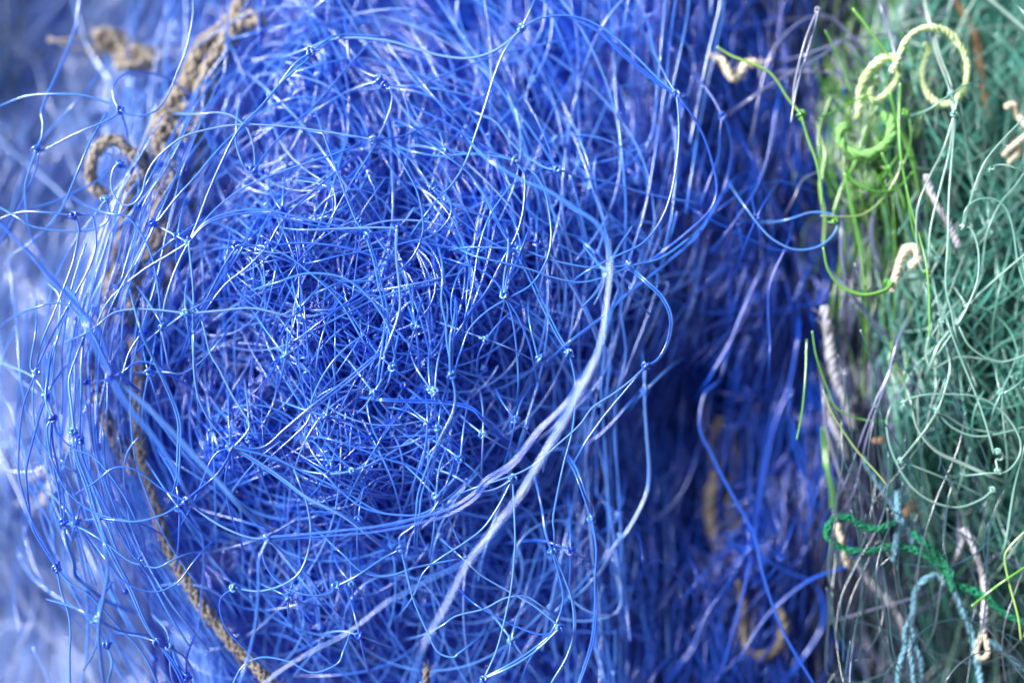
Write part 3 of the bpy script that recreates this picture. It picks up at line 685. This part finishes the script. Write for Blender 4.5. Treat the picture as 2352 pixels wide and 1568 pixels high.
# --- the shaded blue net
def D(t, pts, h, h2=None, **k): A_(t, pts, h, h2, net=shaded_blue, mat='shaded_blue', **k)
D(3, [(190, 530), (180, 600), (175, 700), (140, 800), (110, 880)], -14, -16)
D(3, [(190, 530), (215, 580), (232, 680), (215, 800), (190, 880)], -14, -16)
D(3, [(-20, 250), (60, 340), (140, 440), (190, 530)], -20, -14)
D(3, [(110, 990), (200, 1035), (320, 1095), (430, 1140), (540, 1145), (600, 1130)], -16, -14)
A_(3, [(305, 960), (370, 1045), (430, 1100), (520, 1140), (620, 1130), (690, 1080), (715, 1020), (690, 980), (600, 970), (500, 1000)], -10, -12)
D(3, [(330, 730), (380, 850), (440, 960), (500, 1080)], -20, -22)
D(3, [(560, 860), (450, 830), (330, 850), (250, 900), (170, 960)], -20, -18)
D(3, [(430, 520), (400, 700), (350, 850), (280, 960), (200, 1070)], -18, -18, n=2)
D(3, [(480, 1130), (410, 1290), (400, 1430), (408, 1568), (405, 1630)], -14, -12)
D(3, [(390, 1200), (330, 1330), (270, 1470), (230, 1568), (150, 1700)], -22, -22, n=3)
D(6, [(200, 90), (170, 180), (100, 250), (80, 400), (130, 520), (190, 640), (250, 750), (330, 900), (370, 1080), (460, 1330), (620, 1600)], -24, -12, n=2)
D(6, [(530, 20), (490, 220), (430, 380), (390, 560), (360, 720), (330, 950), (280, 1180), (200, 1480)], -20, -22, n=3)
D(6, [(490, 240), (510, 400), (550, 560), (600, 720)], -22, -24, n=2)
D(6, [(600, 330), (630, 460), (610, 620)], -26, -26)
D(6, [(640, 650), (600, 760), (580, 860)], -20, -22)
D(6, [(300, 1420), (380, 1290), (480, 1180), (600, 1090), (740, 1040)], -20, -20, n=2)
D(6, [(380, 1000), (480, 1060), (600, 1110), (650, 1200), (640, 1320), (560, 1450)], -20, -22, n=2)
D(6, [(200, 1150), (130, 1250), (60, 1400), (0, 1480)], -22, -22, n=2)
A_(5, [(1370, 1000), (1372, 1022), (1390, 1025), (1420, 1010), (1460, 1015), (1510, 1060), (1580, 1130), (1620, 1200)], -12, -22, net=shaded_blue, mat='shaded_blue')
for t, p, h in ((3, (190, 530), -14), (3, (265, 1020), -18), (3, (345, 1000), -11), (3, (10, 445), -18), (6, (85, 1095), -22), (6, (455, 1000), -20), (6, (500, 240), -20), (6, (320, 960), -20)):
    knot(shaded_blue, 'shaded_blue', t, p, h, False)

# --- pale net behind on the left
def Pn(t, pts, h, h2=None, **k): A_(t, pts, h, h2, net=pale, mat='pale', **k)
Pn(4, [(0, 60), (60, 140), (120, 200), (180, 240)], -30, -20, n=2)
Pn(4, [(-20, 480), (50, 475), (110, 465)], -40, -36, n=3)
Pn(4, [(-20, 560), (60, 600), (150, 600), (230, 560)], -20, -18)
Pn(4, [(20, 900), (30, 800), (80, 745), (150, 740), (220, 760), (260, 830)], -48, -44, n=3)
Pn(4, [(0, 1000), (40, 1150), (40, 1300), (10, 1450)], -60, -64, n=3)
Pn(4, [(30, 1050), (110, 1200), (200, 1330), (330, 1440), (420, 1568)], -50, -48, n=3)
Pn(4, [(140, 960), (150, 1100), (210, 1260), (200, 1450), (180, 1600)], -52, -56, n=3)
Pn(4, [(130, 1320), (80, 1430), (40, 1568)], -40, -42, n=2)
Pn(4, [(-20, 1340), (50, 1290), (120, 1320)], -60, -58, n=2)
Pn(4, [(0, 100), (40, 260), (60, 420), (40, 600)], -60, -60, n=3)

# --- sea green, lavender and lime strands
def Te(t, pts, h, h2=None, **k): A_(t, pts, h, h2, net=teal, mat='seaglass', **k)
Te(3, [(1250, 520), (1200, 680), (1140, 800), (1090, 920), (1075, 1030), (1090, 1200), (1130, 1270)], -9, -10)
Te(3, [(1250, 520), (1225, 700), (1190, 840), (1140, 1050), (1130, 1250)], -9, -10)
Te(3, [(1255, 520), (1240, 700), (1225, 900), (1220, 1100), (1210, 1300), (1235, 1420), (1270, 1600)], -9, -8)
Te(3, [(1250, 520), (1270, 450), (1290, 560), (1310, 700), (1330, 800)], -9, -14)
Te(3, [(1120, 60), (1150, 150), (1180, 260), (1230, 390), (1250, 520)], -16, -9, n=2)
Te(3, [(1620, 490), (1568, 540), (1470, 640), (1390, 740), (1340, 860), (1310, 970), (1290, 1040)], -6, -9)
Te(3, [(1290, 1035), (1330, 1050), (1360, 1150), (1355, 1280), (1310, 1400), (1260, 1490), (1200, 1580)], -8, -8)
Te(3, [(1290, 1035), (1300, 960), (1350, 915), (1430, 910), (1490, 960), (1520, 1060), (1540, 1200), (1580, 1330)], -9, -7)
Te(3, [(1640, 1110), (1568, 1160), (1460, 1250), (1350, 1350), (1270, 1450), (1180, 1568), (1150, 1640)], -6, -10, n=2)
Te(3, [(1420, 775), (1440, 755), (1500, 758), (1600, 800)], -8)
Te(3, [(1590, 760), (1520, 860), (1460, 930), (1400, 1060), (1380, 1200)], -9, -13)
Te(3, [(1420, 0), (1500, 70), (1568, 130), (1640, 180)], -20, -18, n=2)
Te(3, [(1500, -20), (1568, 60), (1620, 120)], -10, -9)
Te(6, [(1020, 290), (1040, 270), (1130, 250), (1260, 250), (1370, 265), (1470, 330), (1540, 430), (1550, 520), (1490, 600), (1400, 610)], -8, -7)
Te(6, [(1170, 330), (1110, 420), (1030, 520), (1005, 550)], -9, -8)
Te(6, [(1060, 280), (1090, 400), (1170, 500), (1290, 560), (1400, 610)], -10, -8, n=2)
Te(6, [(1170, 330), (1240, 400), (1340, 440), (1450, 430), (1600, 390)], -9, -9)
Te(6, [(1170, 330), (1220, 350), (1300, 400), (1400, 420)], -9, -11)
Te(6, [(960, 300), (940, 380), (960, 500), (1030, 640), (1130, 730), (1260, 765), (1370, 730), (1425, 685)], -12, -8)
Te(6, [(1010, 555), (1150, 610), (1270, 660), (1350, 700)], -9, -12)
Te(6, [(1280, -40), (1320, 30), (1400, 85), (1480, 100), (1600, 60)], -9, -8)
Te(6, [(1240, -40), (1310, 140), (1360, 270), (1400, 400), (1430, 520)], -7, -9, n=2)
Te(6, [(1200, -20), (1230, 120), (1200, 250), (1170, 330)], -11, -9)
Te(6, [(1590, 400), (1550, 540), (1510, 700), (1480, 900)], -8, -10, n=2)
Te(6, [(1520, 220), (1470, 260), (1475, 380), (1490, 520)], -8, -10)
Te(6, [(1140, -40), (1120, 60), (1150, 130), (1260, 80), (1400, 90)], -12, -10)
Te(6, [(1450, 510), (1470, 520), (1465, 550), (1440, 545), (1445, 580), (1450, 600)], -7, -7)
for t, p, h in ((3, (1250, 520), -9), (3, (1290, 1035), -9), (3, (1420, 775), -8), (3, (1410, 1020), -14), (3, (1405, 1070), -15), (3, (1180, 1180), -13), (3, (1190, 1470), -9), (3, (1310, 1400), -9), (3, (1235, 430), -10), (3, (1030, 520), -18), (6, (1020, 290), -8),
                (6, (1005, 550), -8), (6, (1170, 325), -9), (6, (1425, 685), -8), (6, (1462, 245), -8), (6, (1450, 510), -7), (6, (1450, 600), -7), (6, (1290, 610), -14), (6, (1515, 965), -14), (3, (1340, 880), -14)):
    knot(teal, 'seaglass', t, p, h, False, r=3.1)

def La(t, pts, h, h2=None, **k): A_(t, pts, h, h2, net=lav, mat='lavender', **k)
La(3, [(330, 440), (400, 390), (520, 320), (640, 250), (760, 170), (870, 160)], -18, -22, n=2)
La(3, [(340, 580), (370, 420), (420, 250), (520, 130), (620, 80), (700, 100), (800, 200), (900, 300)], -24, -22, n=2)
La(3, [(560, 330), (680, 340), (780, 370)], -24, -22, n=2)
La(3, [(590, 250), (680, 220), (760, 200), (830, 290)], -22, -22, n=2)
La(3, [(740, 1040), (740, 1160), (760, 1300), (740, 1420)], -18, -20, n=2)
La(3, [(850, 740), (880, 900), (870, 1080), (900, 1200)], -22, -22, n=3)
La(3, [(640, 780), (560, 820), (520, 900)], -18, -18)
La(3, [(780, 1350), (850, 1440), (940, 1530)], -14, -16, n=2)
La(3, [(920, 30), (960, 150), (980, 230), (1000, 330)], -18, -16, n=2)
La(6, [(650, 290), (660, 400), (700, 540), (740, 650)], -18, -20, n=3)
La(6, [(830, 1250), (920, 1220), (1050, 1180)], -20, -18, n=2)
La(6, [(1140, 1200), (1210, 1120), (1260, 1000), (1270, 880)], -20, -18, n=2)
La(6, [(980, 20), (940, 150), (880, 280), (820, 430), (760, 610)], -10, -12, n=2)
La(6, [(960, 130), (900, 300), (850, 450), (805, 650)], -10, -12)
La(6, [(1400, 1020), (1470, 980), (1568, 1060)], -18, -16, n=2)

def Li(t, pts, h, h2=None, r=2.1, **k): A_(t, pts, h, h2, net=lime, mat='lime', r=r, **k)
Li(3, [(1000, 380), (990, 560), (1000, 720), (1030, 880), (1060, 1050), (1100, 1150)], -12, -14, n=2)
Li(3, [(640, 985), (730, 990), (830, 980), (920, 910), (990, 800), (1005, 740)], -11, -12)
Li(3, [(740, 770), (820, 845), (920, 870), (1000, 840), (1060, 780)], -11, -13, n=2)
Li(3, [(650, 1130), (670, 1230), (730, 1310), (830, 1350), (930, 1330), (970, 1290)], -10, -10, n=3)
Li(3, [(750, 790), (770, 900), (790, 1000), (820, 1150), (840, 1300)], -12, -14, n=2)
Li(3, [(1030, 850), (1060, 980), (1090, 1080), (1120, 1200), (1135, 1350), (1135, 1540)], -10, -7)
Li(3, [(660, 140), (700, 220), (740, 310), (775, 420)], -15, -17, r=2.8)
Li(3, [(630, 540), (720, 500), (800, 460), (880, 430)], -9, -14)
Li(3, [(1040, 500), (1050, 650), (1000, 780), (940, 850)], -14, -16)
Li(3, [(620, 560), (660, 700), (640, 850), (660, 1000), (650, 1130)], -18, -16, n=2)
Li(3, [(900, 480), (840, 600), (800, 740), (740, 850), (690, 1000)], -16, -18, n=3)
Li(3, [(960, 420), (1000, 560), (1060, 720), (1100, 900)], -16, -17, n=3)
Li(3, [(690, 440), (640, 600), (650, 760), (700, 900)], -18, -18, n=2)
Li(6, [(600, -40), (620, 80), (670, 220), (720, 320), (860, 370), (1000, 365)], -12, -12)
Li(6, [(650, 230), (700, 350), (800, 500), (880, 590), (940, 660)], -10, -8)
Li(6, [(575, 0), (570, 150), (555, 320), (530, 455)], -12, -9)
Li(6, [(650, 400), (665, 560), (690, 680), (690, 770)], -22, -22, n=4, spread=8)
Li(6, [(1600, 860), (1568, 880), (1500, 950), (1480, 1000), (1500, 1110), (1540, 1260), (1555, 1370)], -7, -8, r=2.8)
Li(6, [(1330, 1215), (1450, 1120), (1600, 1020)], -9, -7, r=2.8)
Li(6, [(970, 0), (950, 100), (1000, 200), (1040, 80)], -16, -16)
for t, p, h in ((3, (1025, 515), -13), (3, (1125, 1245), -9), (3, (700, 1010), -11), (3, (950, 770), -15), (3, (945, 1290), -11)):
    knot(lime, 'lime', t, p, h, False, r=3.2)

flush()
# ------------------------------------------------------------------ loose lines, ropes and cords
def cord(mesh, P, R, kind='twist', turns=None, n=3, sides=7):
    """rope laid from n twisted strands, or braided from 2n crossing ones"""
    K = int(np.clip(len(P) * 3, 60, 420))
    P = nurow(P, K)
    L = np.linalg.norm(np.diff(P, axis=0), axis=1).sum()
    _, A, B = frames(P[None]); A, B = A[0], B[0]
    s = np.linspace(0, 1, K)
    turns = turns or L / (R * 5.5)
    taper = 1 - .25 * np.exp(-s * K / 4) - .25 * np.exp(-(1 - s) * K / 4)
    wob = 1 + .10 * np.sin(s * L / R * .23 + rng.uniform(0, 6)) + .07 * np.sin(s * L / R * .7 + rng.uniform(0, 6)) + .05 * np.sin(s * L / R * 1.9)
    jit = .25 * R / L * (np.sin(s * L / R * .31 + rng.uniform(0, 6)) * 4 + np.sin(s * L / R * .83 + rng.uniform(0, 6)))
    if kind == 'twist':
        rs = R * .56
        for i in range(n):
            a = 2 * np.pi * (turns * (s + jit) + i / n) + .35 * np.sin(s * L / R * .9 + i * 2 + rng.uniform(0, 6))
            Q = P + (A * np.cos(a)[:, None] + B * np.sin(a)[:, None]) * (R * .5 * taper * wob)[:, None]
            mesh.tubes(Q, np.tile(rs * taper * wob * (1 + .10 * np.sin(s * L / R * 1.3 + rng.uniform(0, 6))), (1, 1)), sides, rng.random(1))
    else:
        rs = R * .34
        for d in (-1, 1):
            for i in range(n):
                a = .35 * np.sin(s * L / R * .8 + rng.uniform(0, 6)) + d * 2 * np.pi * (turns * .62 * (s + jit) + i / n) + (.5 if d > 0 else 0)
                rr = R * (.68 + .14 * d * np.sin(2 * np.pi * turns * .62 * s * n * 2))
                Q = P + (A * np.cos(a)[:, None] + B * np.sin(a)[:, None]) * (rr * taper * wob)[:, None]
                mesh.tubes(Q, np.tile(rs * taper, (1, 1)), sides, rng.random(1))
        mesh.tubes(P, np.tile(R * .55 * taper, (1, 1)), 8, rng.random(1))

def fuzz(mesh, P, R, per=2.6):
    L = np.linalg.norm(np.diff(P, axis=0), axis=1).sum(); n = int(min(L / R * per, 420))
    i = rng.integers(1, len(P) - 1, n)
    T = P[i + 1] - P[i - 1]; T /= np.linalg.norm(T, axis=1, keepdims=True)
    d = np.cross(T, rng.normal(size=(n, 3))); d /= np.linalg.norm(d, axis=1, keepdims=True)
    a = P[i] + d * R * .8; ln = R * rng.uniform(.5, 2.4, (n, 1))
    b = a + (d * .8 + T * rng.choice([-1, 1], (n, 1)) * .8) * ln * .5
    c = b + (d * .3 + T * rng.normal(0, .8, (n, 1)) + rng.normal(0, .4, (n, 3))) * ln * .5
    mesh.tubes(np.stack([P[i], a, b, c], 1), R * .055, 3)

def fray(mesh, p, d, R, n=6, ln=1.6):
    d = np.asarray(d) / np.linalg.norm(d)
    for i in range(n):
        e = d + rng.normal(0, .45, 3); a = p + rng.normal(0, R * .4, 3)
        mesh.tubes(nurow([a, a + e * R * ln * .5, a + (e + rng.normal(0, .4, 3)) * R * ln], 7), R * .10, 4)

def rope(name, label, cat, mat, pieces, R, kind='twist', group=None, n=3, part='rope_length', frayed=False):
    """pieces: list of (tile, points, h0, h1[, radius factor])"""
    root = thing(name, label, cat, group) if len(pieces) > 1 else None
    o = None
    for pc in pieces:
        t, pts, h0, h1 = pc[:4]
        P = path3(t, pts, (h0, h1), bump=.8)
        m = Mesh(); r = R * (pc[4] if len(pc) > 4 else 1) * .5026 * PX
        cord(m, P, r, kind, n=n)
        fuzz(m, nurow(P, 200), r)
        if frayed: fray(m, P[-1], P[-1] - P[-4], r); fray(m, P[0], P[0] - P[3], r)
        o = m.build(part if root else name, M[mat], root, origin=None)
    if root is None: tag(o, label, cat, group)
    return root or o

rope('rope', 'tan weathered rope tangled in loops and knots beside the blurred pale net', 'rope', 'tan', [
    (1, [(1150, -60), (1110, 0), (1070, 80), (1000, 150), (930, 200), (880, 300), (850, 380), (800, 450), (750, 520), (720, 600), (740, 660)], -32, -24, 1.3),
    (1, [(1195, 120), (1150, 90), (1090, 110), (1040, 190), (1000, 270), (960, 330), (930, 420), (900, 500), (860, 560)], -26, -23, 1.5),
    (1, [(740, 540), (800, 530), (860, 500), (920, 540), (900, 600), (840, 610), (780, 570), (730, 600)], -22, -22, 1.2),
    (1, [(720, 620), (760, 720), (790, 800), (740, 880), (720, 980), (730, 1060), (700, 1150), (640, 1200), (600, 1290), (590, 1390), (560, 1480)], -22, -18, 1.4),
    (1, [(880, 600), (930, 680), (900, 760), (860, 830), (890, 920), (840, 980)], -28, -27),
    (1, [(640, 790), (590, 900), (580, 1000), (560, 1100), (520, 1200), (510, 1300), (490, 1400), (450, 1500), (410, 1600), (405, 1700), (440, 1820), (500, 1950), (580, 2080), (610, 2160)], -24, -17, 1.3),
    (1, [(700, 1060), (760, 1150), (800, 1260), (760, 1340), (700, 1420), (640, 1500)], -28, -24, 1.2),
    (1, [(680, 680), (640, 720), (700, 800), (780, 760), (760, 690)], -25, -27),
    (1, [(800, 1000), (760, 1100), (790, 1200)], -30, -30),
], 30, 'braid', n=4)
rope('rope', 'tan rope end curled into an open hook over the pale net', 'rope', 'tan', [
    (1, [(600, 700), (540, 645), (480, 650), (432, 710), (415, 800), (440, 870), (490, 885)], -18, -22),
    (1, [(600, 700), (640, 750), (640, 800), (600, 850), (630, 900)], -18, -22)], 29, 'braid', n=4, part='rope_length')
rope('rope', 'light tan braided rope running down the lower edge of the blue mound', 'rope', 'tan', [
    (4, [(600, -20), (640, 150), (620, 300), (640, 450), (655, 560), (690, 700), (730, 830), (780, 970), (850, 1090), (920, 1210), (990, 1300), (1060, 1390), (1150, 1470), (1250, 1590)], -19, -11)], 28, 'braid', n=4)
rope('rope_end', 'crumbling brown knotted stub of rope lying on the pale blurred net', 'rope', 'tan', [
    (1, [(440, 190), (500, 175), (560, 205), (610, 240), (660, 265), (720, 290)], -40, -40, 1.9),
    (1, [(540, 260), (580, 290), (640, 295), (690, 280)], -38, -38, 1.6)], 30, 'braid', n=4, part='strand_bundle', frayed=True)
rope('rope', 'grey brown rope sunk in the shaded folds of the deep blue net', 'rope', 'grey_rope', [
    (6, [(190, 360), (150, 470), (165, 600), (135, 740), (160, 870), (215, 1010)], -40, -38, 1.0),
    (6, [(215, 400), (255, 520), (225, 650), (215, 760), (260, 880), (250, 1000), (330, 1120), (390, 1200)], -42, -36)], 36, 'twist', 'ropes in the deep blue net')
rope('rope', 'brown rope hooked into a curve low in the deep blue net', 'rope', 'grey_rope', [
    (6, [(270, 1100), (285, 1230), (290, 1360), (320, 1425), (385, 1440), (450, 1390), (470, 1290), (440, 1230)], -30, -28)], 24, 'twist', 'ropes in the deep blue net')
rope('rope', 'pale lime twisted rope bent into a round open loop', 'rope', 'lime_rope', [
    (3, [(960, 330), (985, 290), (1000, 250), (1020, 200), (1070, 148), (1140, 128), (1220, 148), (1280, 215), (1308, 295), (1302, 380), (1265, 450), (1205, 478), (1150, 455), (1112, 395), (1102, 330), (1120, 265), (1132, 225), (1112, 200)], -12, -16)], 16, 'twist')
rope('rope', 'lime twisted rope arching and knotted at the top of the green tuft', 'rope', 'lime_rope', [
    (3, [(990, 270), (940, 262), (870, 312), (825, 390), (818, 450), (810, 540)], -13, -16),
    (3, [(985, 280), (995, 340), (950, 420), (890, 460), (860, 420), (900, 350)], -15, -17, .8)], 19, 'twist')
rope('rope', 'green twisted rope coiled in a half ring inside the lime tuft', 'rope', 'green_rope', [
    (3, [(760, 570), (728, 600), (735, 655), (790, 700), (860, 705), (930, 665), (965, 600), (945, 540), (915, 520)], -15, -17),
    (3, [(735, 660), (780, 720), (850, 725), (910, 690)], -18, -18, .8)], 24, 'twist')
rope('thread_tuft', 'white limp scrap of cord bent in a V on the deep blue net', 'cord', 'cream', [
    (3, [(155, 265), (190, 280), (212, 325), (238, 362), (272, 335), (300, 292), (345, 290)], -20, -22)], 21, 'twist', frayed=True)
rope('rope', 'short white twisted rope piece caught in the sea green strands', 'rope', 'white_rope', [
    (3, [(1120, 800), (1145, 880), (1175, 945), (1215, 1000), (1245, 1060), (1268, 1130)], -13, -13)], 17, 'twist')
rope('cord', 'stubby cream cord with one end folded over below the lime tuft', 'cord', 'cream', [
    (3, [(965, 1330), (985, 1250), (1010, 1170), (1045, 1130), (1080, 1150), (1075, 1195), (1045, 1215)], -13, -13)], 20, 'twist')
rope('rope', 'thick greyish white twisted rope hanging down beside the deep blue net', 'rope', 'white_rope', [
    (3, [(655, 1400), (668, 1480), (680, 1568), (690, 1650), (715, 1760), (750, 1840), (790, 1960)], -21, -25),
    (6, [(660, 260), (690, 380), (730, 470), (760, 540)], -24, -26, .8)], 24, 'twist')
rope('cord', 'scrap of cream cord at the frame edge above the sea green loops', 'cord', 'cream', [
    (3, [(1480, 490), (1520, 480), (1540, 530), (1590, 580)], -18, -18)], 17, 'twist', 'cream cord scraps')
rope('cord', 'forked cream cord scrap among the sea green loops below another scrap', 'cord', 'cream', [
    (3, [(1600, 600), (1540, 650), (1490, 690), (1475, 715)], -17, -17), (3, [(1545, 650), (1540, 700), (1500, 745)], -17, -17)], 14, 'twist', 'cream cord scraps', part='cord_length')
rope('rope', 'faded orange brown rope hanging blurred behind the sea green net', 'rope', 'leaf', [
    (3, [(1230, -30), (1290, 60), (1350, 180), (1370, 320), (1390, 450), (1435, 600)], -34, -30)], 18, 'twist')
rope('cord', 'dark green braided cord looped back on itself', 'cord', 'green_cord', [
    (6, [(980, 835), (900, 862), (830, 852), (770, 815), (705, 818), (668, 868), (690, 920), (760, 958), (850, 965), (950, 945), (1050, 955), (1120, 990), (1190, 1040), (1240, 1110), (1320, 1140), (1400, 1180), (1480, 1250), (1600, 1300)], -13, -13),
    (6, [(1060, 880), (1110, 925), (1170, 990), (1230, 1060), (1245, 1150)], -13, -14, 1.1)], 17, 'braid', n=3, part='cord_length')
rope('cord', 'light blue cord slanting down to the dark green braid', 'cord', 'sky_cord', [
    (6, [(830, 540), (890, 640), (950, 725), (1000, 800), (1040, 880), (1060, 930)], -16, -16)], 15, 'braid', n=3, group='light blue cords')
rope('cord', 'light blue cord hanging straight across the dark green loop', 'cord', 'sky_cord', [
    (6, [(985, 690), (992, 800), (985, 900), (968, 1010)], -13, -13)], 13, 'braid', n=3, group='light blue cords')
rope('cord', 'pale blue cord splitting into three crimped twisted tails', 'cord', 'sky_cord', [
    (6, [(1215, 1120), (1165, 1075), (1110, 1100), (1070, 1150), (1060, 1240), (1040, 1290)], -16, -15, 1.),
    (6, [(1040, 1285), (1020, 1340), (1025, 1400), (1000, 1480), (985, 1600)], -15, -15, .85),
    (6, [(1045, 1285), (1060, 1340), (1045, 1400), (1055, 1480), (1065, 1600)], -14, -15, .85),
    (6, [(1050, 1285), (1080, 1340), (1070, 1400), (1098, 1480), (1085, 1600)], -16, -15, .85)], 14, 'twist', 'light blue cords', n=2, part='cord_length')
rope('cord', 'pale blue twisted cord dropping past the white rope with the eye end', 'cord', 'sky_cord', [
    (6, [(1250, 1150), (1290, 1240), (1325, 1330), (1345, 1420), (1360, 1500), (1375, 1600)], -18, -17)], 15, 'twist', 'light blue cords', n=2)
rope('cord', 'faint blue cord slanting into the bottom corner', 'cord', 'sky_cord', [
    (6, [(1405, 1370), (1480, 1430), (1600, 1530)], -22, -20)], 14, 'twist', 'light blue cords', n=2)
wr = rope('rope', 'white twisted rope ending in a small cream eye', 'rope', 'white_rope', [
    (6, [(1290, 860), (1315, 900), (1345, 970), (1375, 1060), (1390, 1160), (1386, 1260), (1380, 1340)], -15, -14),
    (6, [(1270, 870), (1285, 920), (1260, 990), (1245, 1030)], -18, -19, .7)], 16, 'twist')
P = path3(6, [(1380, 1330), (1360, 1385), (1352, 1430), (1375, 1455), (1402, 1435), (1398, 1385), (1380, 1335)], (-14, -14), bump=.2)
m = Mesh(); cord(m, P, 13 * .5026 * PX, 'twist'); m.build('rope_eye', M['cream'], wr)
rope('rope', 'dirty white rope slanting down from the dark green loop', 'rope', 'white_rope', [
    (6, [(795, 1010), (840, 1070), (890, 1130), (950, 1195), (1005, 1280), (1025, 1360)], -20, -22)], 18, 'twist')
rope('rope', 'short tan rope hanging through the dark green loop', 'rope', 'cream', [
    (6, [(710, 840), (735, 920), (750, 980), (765, 1040)], -18, -20)], 19, 'twist')
rope('cord', 'dark frayed cord stub poking up at the bottom edge of the blue mound', 'cord', 'grey_rope', [
    (5, [(385, 1500), (378, 1540), (390, 1620)], -8, -10)], 16, 'twist', frayed=True)
rope('cord', 'white frayed debris caught in the strands at the left flank of the mound', 'cord', 'white_rope', [
    (4, [(130, 640), (190, 610), (240, 570), (300, 520)], -34, -30, 1.2), (4, [(200, 740), (240, 680), (260, 620)], -34, -32, 1.5), (4, [(250, 460), (330, 470), (430, 480)], -34, -34)], 24, 'twist', frayed=True, part='scrap')

def loose(name, label, mat, t, lines, h, knots=(), r=2.7, cat='fishing line'):
    root = thing(name, label, cat, 'loose ends of line')
    for ln in lines: strand(root, mat, t, ln, (h, h), False, 1, r=r, name='strand')
    for k in knots: knot(root, mat, t, k, h, False, r=r * 1.1)
    flush()
    return root
loose('fishing_line', 'lime green line with one knot crossing the deep blue net', 'lime', 3,
      [[(165, 215), (230, 255), (320, 290), (390, 320), (440, 370), (490, 450), (548, 520)], [(548, 520), (580, 630), (620, 740), (640, 850), (645, 940)]], -12, [(548, 520)], r=3.6)
loose('fishing_line', 'clear doubled line standing up to a bead-like knot', 'clear', 3,
      [[(622, 50), (580, 150), (550, 250), (520, 380), (512, 470)], [(628, 55), (602, 160), (565, 280), (530, 400), (503, 560)]], -9, [(625, 45)], r=2.6)
loose('fishing_line', 'short bright green line end poking out above the lime tuft', 'lime', 3,
      [[(785, 40), (850, 120), (940, 240), (1000, 330)]], -12, [], r=3)

def bit(name, label, mat, t, p, h, size, cat, group=None):
    q = sketch(t, [p])[0]; c = at(q[0], q[1], h * 1e-3)
    th = np.linspace(0, 2 * np.pi, 14, endpoint=False)
    rows = []
    ax = rng.normal(size=3); ax /= np.linalg.norm(ax)
    d1 = Rv * .9 + Uv * rng.normal(0, .5); d1 /= np.linalg.norm(d1); d2 = np.cross(d1, -Fv); d3 = np.cross(d1, d2)
    for s in np.linspace(-1, 1, 9):
        w = (1 - s * s) ** .6 * (1 + .2 * math.sin(s * 7)) + .02
        rows.append(c + d1 * s * size[0] * PX + (np.cos(th)[:, None] * d2 * size[1] * w + np.sin(th)[:, None] * d3 * size[1] * .35 * w) * PX + d3 * size[1] * .5 * s * s * PX)
    V = np.array(rows); V = np.concatenate([V, V[:, :1]], 1)
    V += rng.normal(0, size[1] * .03 * PX, V.shape) * 0
    m = Mesh(); m.grid(V)
    o = m.build(name, M[mat]); tag(o, label, cat, group)
bit('dry_leaf', 'orange brown dry leaf scrap beside the light blue cord', 'leaf', 6, (1045, 772), -16, (26, 13), 'leaf')
bit('dry_leaf', 'small orange scrap below the pale sea green loop knot', 'leaf', 6, (905, 460), -20, (18, 8), 'leaf')
